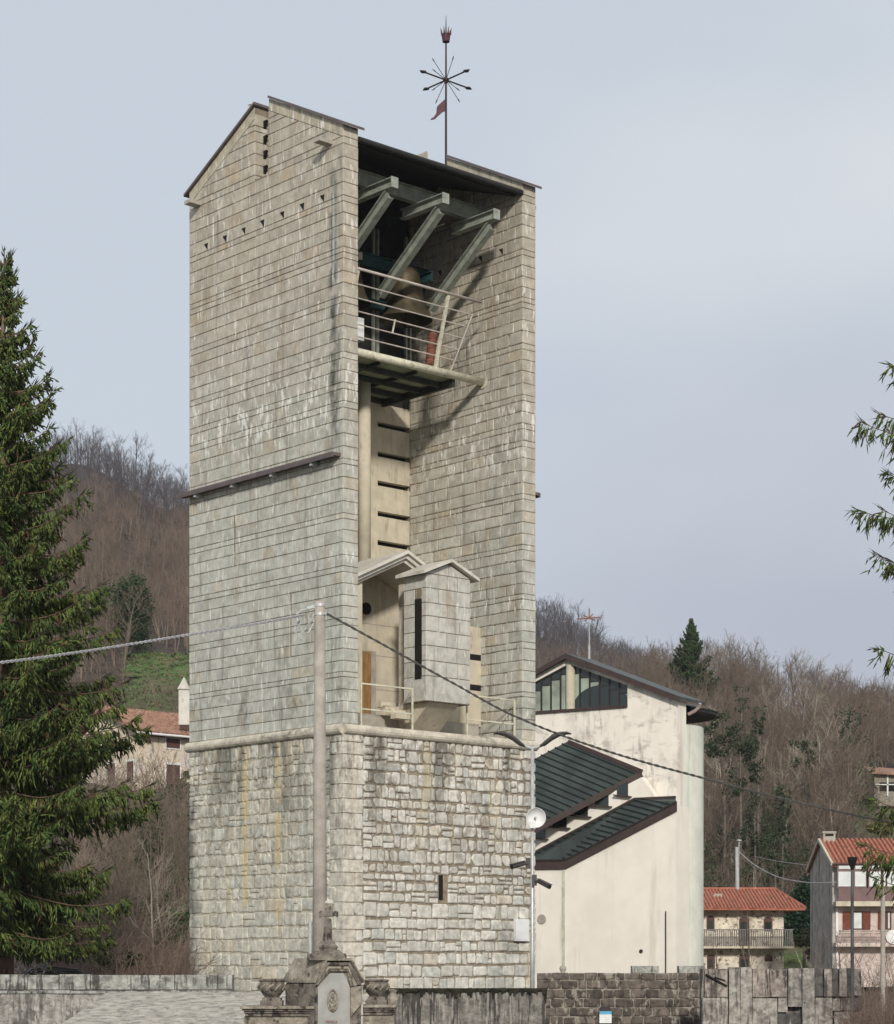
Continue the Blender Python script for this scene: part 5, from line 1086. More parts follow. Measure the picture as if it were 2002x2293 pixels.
# arch mouldings in three fillets, pilaster at the right
for (o0, o1, pr, mt) in ((0, 7, .10, 'tombdark'), (8, 14, .07, 'tombstone'), (15, 20, .05, 'tombdark')):
    outer = [(707 + o0 * .3, 2204), (731 + o0 * .5, 2155 + o0), (784 - o0 * .3, 2155 + o0), (811 - o0 * 1.3, 2204 + o0 * .25)]
    inner = [(707 + o1 * .3, 2206), (731 + o1 * .5, 2155 + o1), (784 - o1 * .3, 2155 + o1), (811 - o1 * 1.3, 2204 + o1 * .25)]
    m = MB()
    for k in range(3): m.ext([T_(*outer[k], pr), T_(*outer[k + 1], pr), T_(*inner[k + 1], pr), T_(*inner[k], pr)], (0, pr - .01, 0))
    obj('arch_moulding', m, M[mt], mo, world=True)
m = MB(); m.ext([T_(785.5, 2440, .05), T_(785.5, 2211, .05), T_(810, 2206, .05), T_(810, 2248, .05), T_(787, 2275, .05), T_(787, 2440, .05)], (0, .12, 0)); obj('pilaster', m, M['tombstone'], mo, world=True)
# medallion with carved figure
m = MB(); rg = random.Random(2); cxm, cym = 745.5, 2240
ring = [T_(cxm + 11 * math.cos(t), cym + 24 * math.sin(t), .045) for t in np.linspace(0, 2 * math.pi, 26)]; m.tube(ring, .012, 6)
for (x, y, r_) in ((746, 2224, 3.6), (745, 2231, 4.5), (743, 2240, 5), (748, 2243, 5), (739, 2247, 4), (751, 2248, 4), (745, 2252, 6), (745, 2259, 5.5)):
    c_ = T_(x, y, .035); q = MB(); m.lathe([(0, -r_ / 163), (r_ / 163 * .8, -r_ / 230), (r_ / 163, 0), (r_ / 163 * .8, r_ / 230), (0, r_ / 163)], tuple(c_), 10)
obj('carved_medallion', m, M['tombstone'], mo, world=True)
tp = T_(743, 2290, .055); text_mesh('inscription', 'FAMIGLIA', .052, M['redletter'], pan, lambda x, y, z: (tp[0] + x * .72 - root_of(pan).location[0], tp[1] - z - root_of(pan).location[1], tp[2] + y - root_of(pan).location[2]))
# cross on stepped plinth
def tbox(nm, x0, x1, y0, y1, o, dep, mat, taper=0):
    p, q = T_(x0, y1), T_(x1, y0); m = MB(); tx = taper / 163
    m.hexa([(p[0], d + o, p[2]), (q[0], d + o, p[2]), (q[0], d + o + dep, p[2]), (p[0], d + o + dep, p[2])], [(p[0] + tx, d + o + tx, q[2]), (q[0] - tx, d + o + tx, q[2]), (q[0] - tx, d + o + dep - tx, q[2]), (p[0] + tx, d + o + dep - tx, q[2])]); return obj(nm, m, mat, mo, world=True)
tbox('plinth', 687, 774, 2135, 2150, -.02, .42, M['tombdark'], 1.5); tbox('plinth', 697, 766, 2127, 2134.6, .03, .34, M['tombdark'], 9)
tbox('plinth', 714, 752, 2120, 2126.6, .10, .22, M['tombdark'], -2); tbox('plinth', 708, 754, 2113, 2119.6, .08, .26, M['tombdark'], 6)
cr_ = thing('stone_cross', 'small weathered stone cross on top of the family tomb', 'stone cross', tuple(T_(732, 2113)))
def cbox(pts, o, dep, nm, mat): m = MB(); m.ext([T_(x, y, -o) for x, y in pts], (0, dep, 0)); return obj(nm, m, mat, cr_, world=True)
cbox([(713, 2112.6), (750, 2112.6), (742, 2102), (740, 2060), (739, 2056), (726, 2056), (725, 2060), (722, 2102)], .12, .15, 'shaft', M['tombdark'])
cbox([(713, 2054.5), (719, 2051), (726, 2053), (738, 2053), (747, 2051), (755, 2054), (755.5, 2040.5), (748, 2040), (738, 2041.5), (726, 2041.5), (718, 2038.5), (713, 2042)], .10, .18, 'cross_arm', M['tombdark'])
cbox([(727, 2041), (743, 2041), (745, 2022), (727, 2022)], .12, .14, 'cross_head', M['tombstone'])
m = MB(); c_ = T_(736, 2020, -.19); m.lathe([(.065, -.02), (.06, .015), (.03, .035), (0, .04)], tuple(c_), 10); obj('cross_cap', m, M['concrete_pale'], cr_, world=True)
# wings with stepped cornices and urns
def wing(x0, x1, y, tagx):
    for (dx, y0, y1, pr, mt) in ((0, y, y + 6, .16, 'tombstone'), (4, y + 6.3, y + 11, .12, 'tombdark'), (8, y + 11.3, y + 16, .09, 'tombdark'), (10, y + 16.3, y + 23, .06, 'tombdark')):
        p, q = T_(x0 + (dx if tagx < 0 else 0), y1), T_(x1 - (dx if tagx > 0 else 0), y0); m = MB(); m.box(p[0], q[0], d + .16 - pr, d + .62, p[2], q[2]); obj('cornice', m, M[mt], mo, world=True)
    p, q = T_(x0 + 8 * (tagx < 0), 2440), T_(x1 - 8 * (tagx > 0), y + 23.5); m = MB(); m.box(p[0], q[0], d + .14, d + .58, p[2], q[2]); obj('wing_wall', m, M['tombstone'], mo, world=True)
wing(537, 704, 2253, -1); wing(812, 890, 2250, 1)
def urn(cx, yb, yt, r, lab):
    c_ = P(cx, yb, d + .36); h = (yb - yt) / F * (d + .36); t = thing('stone_urn', lab, 'urn', tuple(c_), 0, 'urns on the family tomb')
    m = MB(); m.box(-r * .82, r * .82, -r * .82, r * .82, 0, h * .20); m.box(-r * .70, r * .70, -r * .70, r * .70, h * .2005, h * .30); obj('foot', m, M['tombdark'], t)
    m = MB(); m.lathe([(r * .60, h * .3005), (r * .56, h * .34), (r * .78, h * .48), (r * 1.0, h * .66), (r * 1.03, h * .76), (r * .93, h * .86), (r * .90, h * .90), (r * 1.0, h * .93), (r * 1.0, h * .985), (r * .8, h), (r * .72, h * .93), (0, h * .90)], n=20); obj('bowl', m, M['tombdark'], t)
    m = MB()
    for k in range(10): a = 2 * math.pi * k / 10; m.tube([(r * 1.0 * math.cos(a), r * 1.0 * math.sin(a), h * .58), (r * 1.06 * math.cos(a + .2), r * 1.06 * math.sin(a + .2), h * .70), (r * 1.0 * math.cos(a + .5), r * 1.0 * math.sin(a + .5), h * .80)], r * .07, 5)
    obj('carved_garland', m, M['tombstone'], t)
urn(609, 2252.6, 2192, .185, 'weathered stone urn on the left wing of the family tomb'); urn(843, 2249.6, 2193, .175, 'weathered stone urn on the right wing of the family tomb')
q = P(879, 2249.6, d + .36); m = MB(); m.lathe([(.07, 0), (.085, .08), (.05, .16), (.07, .2), (0, .22)], n=10); o = obj('stone_pot', (np.array(m.v) + q, m.f, m.c), M['tombstone']); tag(o, 'small lichened stone pot at the right end of the family tomb', 'pot')

# ------------------------------------------------------------------ vegetation
def seg_mesh(p0, p1, r0, r1, n=3):
    p0, p1 = np.asarray(p0, float), np.asarray(p1, float); r0, r1 = np.asarray(r0, float), np.asarray(r1, float)
    t = p1 - p0; t /= np.linalg.norm(t, axis=1, keepdims=True) + 1e-9
    ref = np.where(np.abs(t[:, 2:3]) < .9, np.array([[0, 0, 1.0]]), np.array([[1.0, 0, 0]]))
    x = np.cross(t, ref); x /= np.linalg.norm(x, axis=1, keepdims=True) + 1e-9; y = np.cross(x, t)
    a = np.linspace(0, 2 * np.pi, n, endpoint=False)
    ring = np.cos(a)[None, :, None] * x[:, None, :] + np.sin(a)[None, :, None] * y[:, None, :]
    V = np.concatenate([p0[:, None, :] + ring * r0[:, None, None], p1[:, None, :] + ring * r1[:, None, None]], 1)
    k = np.arange(n); q = np.stack([k, (k + 1) % n, n + (k + 1) % n, n + k], 1)
    Fq = (np.arange(len(p0)) * 2 * n)[:, None, None] + q[None]
    return V.reshape(-1, 3), Fq.reshape(-1, 4)
def spindles(p0, p1, w, cols):
    """slender three sided needle sprays from p0 to p1, thickest near the start"""
    p0, p1 = np.asarray(p0, float), np.asarray(p1, float); w = np.asarray(w, float)
    t = p1 - p0; t /= np.linalg.norm(t, axis=1, keepdims=True) + 1e-9
    ref = np.where(np.abs(t[:, 2:3]) < .9, np.array([[0, 0, 1.0]]), np.array([[1.0, 0, 0]]))
    x = np.cross(t, ref); x /= np.linalg.norm(x, axis=1, keepdims=True) + 1e-9; y = np.cross(x, t)
    m = p0 + (p1 - p0) * .35; a = np.array([0, 2.1, 4.2])
    ring = m[:, None, :] + (np.cos(a)[None, :, None] * x[:, None, :] + np.sin(a)[None, :, None] * y[:, None, :]) * w[:, None, None]
    V = np.concatenate([p0[:, None, :], ring, p1[:, None, :]], 1).reshape(-1, 3)
    q = np.array([(0, 2, 1), (0, 3, 2), (0, 1, 3), (4, 1, 2), (4, 2, 3), (4, 3, 1)])
    Fq = ((np.arange(len(p0)) * 5)[:, None, None] + q[None]).reshape(-1, 3)
    return V, Fq, np.repeat(np.asarray(cols, float), 6, axis=0)
def nrm(v): v = np.asarray(v, float); return v / (np.linalg.norm(v) + 1e-9)
def bare_tree(seed, h, nb=12, ns=6, ntw=4, up=.55, fork=True, spread=1.0, stem=1, wig=.16, r=None, lean=0.0):
    rg = np.random.default_rng(seed); T, B = [], []
    def chain(p, d, L, r0, r1, k, wob, out, upw=0.0):
        pts = [p]
        for i in range(k):
            d = nrm(d + rg.normal(0, wob, 3) + np.array([0, 0, upw])); q = pts[-1] + d * L / k; ra, rb = r0 + (r1 - r0) * i / k, r0 + (r1 - r0) * (i + 1) / k
            out.append((pts[-1], q, ra, rb)); pts.append(q)
        return pts, d
    for s_ in range(stem):
        r0 = (r or h * .0135) * rg.uniform(.8, 1.15) / (stem ** .4); base = np.array([rg.normal(0, .15) * (stem > 1), rg.normal(0, .15) * (stem > 1), -.4])
        d0 = nrm(np.array([rg.normal(0, .05 + .16 * (stem > 1)) + lean, rg.normal(0, .05 + .16 * (stem > 1)), 1]))
        pts, d = chain(base, d0, h * .86, r0, r0 * .22, 8, .07, T, .05)
        for b in range(nb):
            f = .28 + .70 * (b + rg.uniform(0, 1)) / nb; i = min(int(f * 8), 7); p = pts[i] + (pts[i + 1] - pts[i]) * (f * 8 - i)
            az = rg.uniform(0, 2 * math.pi); dirn = nrm(np.array([math.cos(az), math.sin(az), up + rg.uniform(0, .75)])); L = h * (.40 * (1.12 - f) + .10) * rg.uniform(.7, 1.2) * spread
            bp, _ = chain(p, dirn, L, r0 * (1 - f * .75) * .5, r0 * .10, 4, wig, B, .10)
            for s in range(ns):
                g_ = rg.uniform(.2, 1); i2 = min(int(g_ * 4), 3); p2 = bp[i2] + (bp[i2 + 1] - bp[i2]) * (g_ * 4 - i2)
                d2 = nrm(nrm(bp[i2 + 1] - bp[i2]) + rg.normal(0, .55, 3) + np.array([0, 0, .25])); L2 = L * rg.uniform(.25, .5)
                sp_, _ = chain(p2, d2, L2, r0 * .13, r0 * .06, 3, wig, B, .06)
                for t in range(ntw):
                    p3 = sp_[rg.integers(1, 4)]; d3 = nrm(nrm(sp_[3] - sp_[0]) + rg.normal(0, .6, 3) + np.array([0, 0, .25])); B.append((p3, p3 + d3 * L2 * rg.uniform(.3, .7), r0 * .065, r0 * .035))
    f = lambda a, n: seg_mesh(np.array([q[0] for q in a]), np.array([q[1] for q in a]), np.array([q[2] for q in a]), np.array([q[3] for q in a]), n)
    return f(T, 5), f(B, 3)
def mesh_of(name, V, Fc, mat, cols=None, smooth=False):
    o = obj(name, (np.asarray(V), Fc, cols), mat, smooth=smooth); me = o.data; bpy.data.objects.remove(o); return me
def inst(name, me, parent):
    o = bpy.data.objects.new(name, me); sc.collection.objects.link(o); o.parent = parent; return o
nrg = np.random.default_rng(42)
# prototypes of hillside trees
KIND = {}
def protos(kind, mat_t, mat_c, n, h, **k):
    KIND[kind] = []
    for i in range(n):
        T, B = bare_tree(100 + 17 * i + len(kind) * 7, h, **k); KIND[kind].append((mesh_of('trunk', *T, mat_t), mesh_of('crown', *B, mat_c)))
protos('far', M['twig_far'], M['twig_far'], 5, 10, nb=15, ns=7, ntw=4, up=.75, r=.15)
protos('brown', M['bark_grey'], M['twig_mid'], 5, 10, nb=16, ns=7, ntw=5, r=.14, stem=1)
protos('red', M['twig_mid'], M['twig_red'], 4, 10, nb=15, ns=6, ntw=5, r=.12, stem=2, spread=.9)
protos('pale', M['twig_pale'], M['twig_pale'], 3, 10, nb=12, ns=6, ntw=4, r=.115, up=.7)
protos('shrub', M['twig_mid'], M['twig_mid'], 3, 5, nb=9, ns=6, ntw=4, r=.065, stem=5, spread=1.2)
LOW = {}
for kind, kw in dict(far=dict(nb=11, ns=5, ntw=3, up=.75, r=.16), brown=dict(nb=11, ns=5, ntw=4, r=.15), red=dict(nb=11, ns=5, ntw=3, r=.13, stem=2, spread=.9), shrub=dict(nb=7, ns=4, ntw=3, r=.07, stem=4, spread=1.2)).items():
    LOW[kind] = []
    for i in range(4):
        (V1, F1), (V2, F2) = bare_tree(900 + i * 13 + len(kind), 10 if kind != 'shrub' else 5, **kw)
        V2_, F2_ = V2, F2; T4 = seg = V1
        LOW[kind].append(((V1, F1), (V2_, F2_)))
cand = []
def zone(x0, x1, d0, d1, n, mix, h0, h1, ok=lambda x, y, d: True):
    c = 0
    while c < n:
        d = math.sqrt(nrg.uniform(d0 * d0, d1 * d1)); x = nrg.uniform(x0, x1); X = (x - CX) / F * d; z = float(H(X, d))
        if not ok(x, HY - (z - ZC) / d * F, d): c += .2; continue
        kind = nrg.choice(list(mix), p=np.array(list(mix.values())) / sum(mix.values())); h = nrg.uniform(h0, h1) * (.55 if kind == 'shrub' else 1)
        cand.append((X, d, z, str(kind), h, x)); c += 1
clear = lambda x, y, d: not (d < 166 and 180 < x < 460) and not (165 < d < 206 and 285 < x < 440) and not (d < 172 and 1470 < x < 2200) and not (150 < d < 242 and x > 1925)
zone(90, 445, 345, 438, 240, dict(far=1), 6.0, 9.0)
zone(60, 445, 196, 350, 430, dict(brown=4, red=4, shrub=5, pale=.5), 5, 8.0, clear)
zone(90, 288, 164, 208, 70, dict(brown=2, shrub=4), 3.5, 6.0)
zone(-250, 20, 190, 440, 60, dict(brown=1, far=1), 7, 10)
zone(1190, 1460, 420, 525, 150, dict(far=1), 8.5, 12)
zone(1190, 1500, 175, 420, 170, dict(brown=5, red=2, shrub=2, pale=.3), 7, 11, clear)
zone(1460, 2120, 178, 345, 480, dict(brown=5, red=4, shrub=2, pale=.8), 7.5, 12.5, clear)
zone(450, 1190, 220, 430, 90, dict(brown=1, far=1), 8, 11)
sp_ridge = [(1735, 255, 'pale', 12.5), (1790, 250, 'pale', 13.5), (1806, 246, 'pale', 13), (1862, 215, 'pale', 12), (1832, 202, 'pale', 12.5), (1702, 212, 'pale', 12), (1640, 206, 'pale', 11.5), (1890, 196, 'pale', 11), (1762, 190, 'pale', 11.5), (1592, 215, 'pale', 11), (1480, 260, 'pale', 12), (1520, 280, 'pale', 11), (1630, 318, 'pale', 13.5), (1600, 322, 'pale', 12), (1655, 320, 'red', 12.5), (1570, 330, 'far', 12), (1475, 340, 'brown', 11), (1500, 345, 'far', 11), (1525, 350, 'far', 10), (1700, 330, 'brown', 12), (1770, 335, 'brown', 11), (1840, 332, 'far', 11), (1900, 335, 'brown', 10), (1940, 325, 'far', 10), (1985, 330, 'brown', 10),
            (300, 425, 'far', 12.5), (272, 430, 'far', 11), (330, 425, 'far', 11.5), (180, 430, 'far', 9.5), (205, 428, 'far', 9), (150, 425, 'far', 9), (372, 430, 'far', 10.5), (400, 432, 'far', 10.5), (420, 436, 'far', 9), (1290, 512, 'far', 13.5), (1320, 508, 'far', 14), (1345, 512, 'far', 13), (1260, 515, 'far', 12), (1225, 512, 'far', 11), (1380, 510, 'far', 12), (1405, 505, 'far', 11), (1430, 500, 'far', 11)]
for x, d, kk, h in sp_ridge: X = (x - CX) / F * d; cand.append((X, d, float(H(X, d)), kk, h * 1.0, x))
cand.sort(key=lambda c: -(c[4] / c[1]) * (1 if 200 < c[5] < 440 or 1205 < c[5] < 2010 else .25) - (0.02 if (c[1], c[4]) in [(q[1], q[3]) for q in sp_ridge] else 0))
LBL = dict(far=('dark grey leafless tree on the distant wooded ridge', 'bare trees on the distant ridge'), brown=('brown leafless tree in the wood on the hillside', 'brown bare trees on the hillside'),
           red=('reddish brown leafless tree with several stems on the hillside', 'reddish bare trees on the hillside'), pale=('pale barked leafless tree standing out on the hillside', 'pale bare trees on the hillside'), shrub=('low leafless many stemmed shrub on the hillside', 'bare shrubs on the hillside'))
mass = dict(far=[[], [], 0], brown=[[], [], 0], red=[[], [], 0], shrub=[[], [], 0])
for i, (X, d, z, kind, h, x) in enumerate(cand):
    rz = nrg.uniform(0, 2 * math.pi)
    if i < 285:
        t = thing('bare_shrub' if kind == 'shrub' else 'bare_tree', LBL[kind][0], 'shrub' if kind == 'shrub' else 'tree', (X, d, z), rz, LBL[kind][1])
        s = h / 10; t.scale = (s * nrg.uniform(.85, 1.15), s * nrg.uniform(.85, 1.15), s)
        pr = KIND[kind]; a, b = pr[i % len(pr)]; inst('stems' if kind == 'shrub' else 'trunk', a, t); inst('twigs' if kind == 'shrub' else 'crown', b, t)
    else:
        kk = kind if kind in mass else 'brown'; (V1, F1), (V2, F2) = LOW[kk][i % 4]; s = h / (10 if kk != 'shrub' else 5 / .55)
        c, sn = math.cos(rz), math.sin(rz); R = np.array([[c, -sn, 0], [sn, c, 0], [0, 0, 1]]) * s
        for V, Fq in ((V1, F1), (V2, F2)):
            mm = mass[kk]
            if Fq.shape[1] == 4: mm[0].append(V @ R.T + [X, d, z]); mm[1].append(Fq + mm[2]); mm[2] += len(V)
for kk, mt in (('far', 'twig_far'), ('brown', 'twig_mid'), ('red', 'twig_red'), ('shrub', 'twig_mid')):
    if mass[kk][0]:
        o = obj('woodland', (np.concatenate(mass[kk][0]), np.concatenate(mass[kk][1]), None), M[mt]); tag(o, dict(far='hazy grey mass of leafless wood along the far ridge', brown='brown mass of leafless wood covering the hillside', red='reddish mass of leafless wood on the hillside', shrub='low mass of bare scrub under the trees on the hillside')[kk], 'woodland', kind='stuff')

# ---- spruces
def spruce(name, label, base, height, prof, z0, dens=1.0, wsc=1.0, seed=1, cull=None, extra=(), trunk_r=.24, droop=1.0, tint=(1, 1, 1), group=None, lift=0.0):
    rg = np.random.default_rng(seed); t = thing(name, label, 'tree', base, 0, group)
    m = MB(); zs = np.linspace(0, height, 9); m.tube([(rg.normal(0, .02), rg.normal(0, .02), z) for z in zs], [trunk_r * (1 - z / height) ** .8 + .015 for z in zs], 10); obj('trunk', m, M['bark'], t, smooth=True)
    S0, S1, SW, SC, B = [], [], [], [], []
    br = []; z = z0
    while z < height - .25:
        R = prof(z); n = rg.integers(5, 9)
        for k in range(n):
            az = rg.uniform(0, 2 * math.pi); L = R * rg.uniform(.5, .98)
            if cull and rg.random() > cull(az): continue
            f = z / height
            br.append((np.array([0, 0, z + rg.uniform(-.15, .15)]), az, L, (.10 - .35 * (1 - f) * droop + lift + .5 * max(f - .55, 0)) + rg.normal(0, .06), 1.0))
        z += (.30 + .12 * (1 - z / height)) / dens ** .5
    for (p, az, L, sl, q) in list(br) + [(np.array([0, 0, e[0]]), e[1], e[2], e[3], 1.9) for e in extra]:
        dirh = np.array([math.cos(az), math.sin(az), 0]); side = np.array([-dirh[1], dirh[0], 0]); K = 9
        s = np.linspace(0, 1, K + 1); up_t = .16 * L + .12
        pts = np.stack([p + dirh * L * u + np.array([0, 0, L * sl * u * (1.25 - .25 * u) + up_t * max(u - .45, 0) ** 2 * 2.6]) + side * .06 * L * math.sin(2.2 * u + az * 3) for u in s])
        for i in range(K): B.append((pts[i], pts[i + 1], .028 * (1 - s[i]) + .008, .028 * (1 - s[i + 1]) + .008))
        nbr = int(L * 21 * dens * q) + 5
        for _ in range(nbr):
            u = 1 - rg.random() ** 1.15 * .88; i = min(int(u * K), K - 1); b = pts[i] + (pts[i + 1] - pts[i]) * (u * K - i); tdir = nrm(pts[i + 1] - pts[i])
            sg = rg.choice([-1, 1]); l = rg.uniform(.30, .74) * (.45 + .75 * min(L / 3, 1.2)) * (1.15 - .55 * u)
            dd = nrm(tdir * rg.uniform(.25, .9) + side * sg * rg.uniform(.25, 1) + np.array([0, 0, -rg.uniform(.3, 2.6) * droop + .45 * (u > .93)])); e = b + dd * l
            age = .5 + .5 * u; hue = rg.random(); c = np.array([.048 + .058 * hue, .084 + .042 * hue, .024 + .008 * hue]) * rg.uniform(.55, 1.5) * np.array(tint)
            if rg.random() < .05: c = np.array([.10, .055, .03])
            w_ = .036 * wsc * rg.uniform(.8, 1.3); S0.append(b); S1.append(e); SW.append(w_); SC.append(c)
            for j in range(3):
                v_ = rg.uniform(.2, .85); b2 = b + dd * l * v_; d2 = nrm(dd + rg.normal(0, .42, 3) + np.array([0, 0, -.55 * droop])); S0.append(b2); S1.append(b2 + d2 * l * rg.uniform(.3, .62)); SW.append(w_ * .9); SC.append(c * rg.uniform(.8, 1.25))
        # stiff tip
        tdir = nrm(pts[-1] - pts[-2]); 
        for j in range(4):
            d2 = nrm(tdir + rg.normal(0, .35 if j else .05, 3) + np.array([0, 0, .35])); S0.append(pts[-1] - tdir * .1 * j); S1.append(pts[-1] + d2 * rg.uniform(.14, .34)); SW.append(.022 * wsc); SC.append(np.array([.05, .058, .028]))
    for j in range(26):                                             # leader
        zz = height - rg.uniform(0, 1.3); az = rg.uniform(0, 6.28); l = .08 + .32 * (height - zz); S0.append((0, 0, zz)); S1.append((math.cos(az) * l, math.sin(az) * l, zz + .14 + .15 * rg.random())); SW.append(.022 * wsc); SC.append(np.array([.05, .055, .028]))
    V, Fq = seg_mesh(*[np.array([b[k] for b in B]) for k in range(4)], 4); obj('branches', (V, Fq, None), M['bark'], t)
    V, Fq, C = spindles(np.array(S0), np.array(S1), np.array(SW), np.array(SC)); obj('crown', (V, Fq, C), M['needle'], t)
    return t
sb = P(9, 2150, 69); zb_ = 1.0
PRF = [(3.0, 3.6), (4.0, 4.3), (5.5, 4.9), (8.0, 5.2), (9.5, 4.9), (12, 4.1), (14.7, 3.4), (17, 2.75), (20, 1.95), (21.2, 1.4), (23, .7), (25.2, .1)]
prof = lambda z: float(np.interp(z + zb_, [q[0] for q in PRF], [q[1] for q in PRF]))
spruce('spruce_tree', 'tall dark green spruce with drooping branches filling the left edge', (sb[0], sb[1], zb_), 24.1, prof, 2.6, dens=.98, seed=3, cull=lambda az: 1 if math.cos(az) > -.35 else .35, trunk_r=.30, tint=(1.08, 1.08, 1.08))
sb = P(2290, 2150, 55); trk = np.array([sb[0], sb[1]])
ex = []
for (x, y, dz) in ((1930, 988, .35), (1966, 966, .5), (1997, 852, .4), (1984, 1098, .4), (1921, 1192, .75), (1975, 1186, .6), (1962, 1270, -.3), (1990, 1290, .2), (1973, 1506, .9), (1956, 1835, .5), (1945, 1950, .9), (1952, 1972, 1.0), (1962, 2030, 1.2)):
    e_ = P(x, y, 55 + nrg.uniform(-1.2, 1.0)); v_ = e_[:2] - trk; L = np.linalg.norm(v_); ex.append((e_[2] + dz, math.atan2(v_[1], v_[0]), L, -(dz + .16) / L * .82))
spruce('spruce_tree', 'spruce outside the right edge reaching drooping branch tips into view', (sb[0], sb[1], 0), 19.5, lambda z: max(.2, min(2.1, (19.5 - z) * .3)), 2.6, dens=.46, wsc=.62, seed=9, extra=ex, tint=(.95, .95, .9))
q = P(1548, 1600, 296); zc_ = float(P(0, 1388, 296)[2]); zg = float(H(q[0], 296)); hh = zc_ - zg
spruce('conifer_tree', 'dark pointed conifer rising above the leafless wood right of the church', (q[0], 296, zg), hh, lambda z: max(.15, min(4.6, (hh - z) * .43)), hh * .15, dens=1.0, wsc=3.0, seed=21, trunk_r=.25, droop=.3, tint=(.42, .58, .62), lift=.30)

# ---- evergreen and ivy clumps
def leaves(mb_v, mb_f, mb_c, c, rad, n, size, col, rg, shell=.35, flat=0.0):
    u = rg.normal(0, 1, (n, 3)); u /= np.linalg.norm(u, axis=1, keepdims=True); r = (shell + (1 - shell) * rg.random(n)) ** .6
    lump = 1 + .25 * np.sin(u[:, 0] * 5 + c[0]) * np.sin(u[:, 2] * 6 + c[2]) + .15 * rg.normal(0, 1, n)
    p = np.array(c) + u * (r * lump)[:, None] * np.array(rad)
    a = rg.normal(0, 1, (n, 3)); a /= np.linalg.norm(a, axis=1, keepdims=True); b = np.cross(a, rg.normal(0, 1, (n, 3))); b /= np.linalg.norm(b, axis=1, keepdims=True)
    s = size * rg.uniform(.5, 1.4, n)[:, None]
    V = np.stack([p - a * s, p + b * s * .55, p + a * s, p - b * s * .55], 1).reshape(-1, 3)
    base = sum(len(v) for v in mb_v); mb_v.append(V); mb_f.append(np.arange(n * 4).reshape(n, 4) + base); mb_c.append(np.array(col)[None] * rg.uniform(.5, 1.5, (n, 1)))
GR = (.036, .050, .024); DG = (.020, .042, .018); YG = (.07, .085, .025)
def evergreen(name, label, cat, x, y, d, rx, rz_, n, size, col, lumps=7, trunk=True, seed=0, group=None, kind=None):
    rg = np.random.default_rng(seed + int(x)); c = P(x, y, d); zg = float(H(c[0], d)); k = d / F
    t = thing(name, label, cat, (c[0], d, zg), 0, group)
    if trunk: m = MB(); m.tube([(0, 0, -.3), (.05, 0, (c[2] - zg) * .6), (0, .05, max(c[2] - zg + rz_ * k * .5, .4))], [.13, .10, .04], 7); obj('trunk', m, M['bark_grey'], t)
    v, f, cc = [], [], []
    for i in range(lumps):
        o = rg.uniform(-1, 1, 3) * (1 if lumps < 20 else 1.35); q = np.array([o[0] * rx * k * .6, o[1] * rx * k * .5, c[2] - zg + o[2] * rz_ * k * .65]); s = rg.uniform(.38, .62) if lumps < 20 else rg.uniform(.16, .42)
        leaves(v, f, cc, q, (rx * k * s, rx * k * s * .9, rz_ * k * s * .8), n // lumps, size, np.array(col) * rg.uniform(.75, 1.25), rg)
    obj('foliage', (np.concatenate(v), np.concatenate(f), np.concatenate(cc)), M['leaf'], t); return t
evergreen('evergreen_tree', 'dark green bushy pine on the left hillside above the meadow', 'tree', 292, 1372, 207, 50, 88, 12000, .13, (.040, .064, .028), 19, seed=5)
for i, (x, y, d, rx, rz_, n, lab) in enumerate((
    (1622, 1648, 182, 46, 42, 3600, 'large ivy covered tree just right of the church tower'), (1658, 1718, 180, 40, 62, 3200, 'ivy covered tree below the largest ivy crown'), (1697, 1622, 188, 16, 36, 900, 'thin slanting ivy column high on the right hillside'),
    (1802, 1692, 190, 26, 30, 1300, 'small ivy ball on a trunk near the middle of the right hillside'), (1690, 1850, 172, 30, 70, 2200, 'dark ivy clad trunk behind the orange roofed house'), (1752, 1850, 174, 20, 85, 1900, 'tall narrow ivy column above the orange roof ridge'),
    (1735, 1930, 170, 30, 50, 1700, 'ivy thicket low beside the tall house'), (1905, 1640, 205, 34, 44, 1000, 'sparse ivy tree below the ridge on the right'), (1660, 1560, 230, 18, 30, 600, 'small ivy tuft high in the wood'))):
    evergreen('ivy_tree', lab, 'tree', x, y, d, rx * 1.15, rz_ * 1.15, int(n * .72), .11, (GR, (.032, .046, .021), (.042, .054, .028))[i % 3], 22, seed=20 + i)
evergreen('evergreen_bush', 'dense dark evergreen between the orange roofed house and the tall house', 'bush', 1790, 2030, 162, 46, 92, 6500, .13, (.014, .034, .016), 12, seed=40)
evergreen('garden_bush', 'dark round bush beside the lawn at the grey side wall', 'bush', 1800, 2095, 150, 30, 26, 1800, .10, (.028, .032, .014), 6, seed=41)
evergreen('red_bush', 'small reddish bush on the lawn by the grey side wall', 'bush', 1816, 2140, 146, 12, 14, 700, .08, (.075, .022, .018), 4, trunk=False, seed=42)
evergreen('ivy_bush', 'bright green ivy bush against the left foot of the tower', 'bush', 402, 2095, 100, 28, 62, 3200, .10, (.035, .085, .022), 8, seed=43)
evergreen('ivy_bush', 'dull green ivy tangle on the bank left of the tower', 'bush', 345, 2040, 106, 40, 70, 3000, .10, (.050, .062, .030), 9, seed=44)
evergreen('ivy_bush', 'dark green ivy column at the foot of the bank beside the tower', 'bush', 375, 2125, 98, 26, 45, 2400, .10, (.030, .060, .020), 10, seed=48)
evergreen('ivy_bush', 'olive green creeper hanging on the upper bank under the yellowish house', 'bush', 330, 1905, 118, 34, 70, 2600, .11, (.055, .060, .032), 16, seed=49)
evergreen('low_bush', 'low green bush behind the cemetery wall below the spruce', 'bush', 262, 2158, 80, 60, 26, 2600, .09, (.040, .062, .020), 9, trunk=False, seed=45)
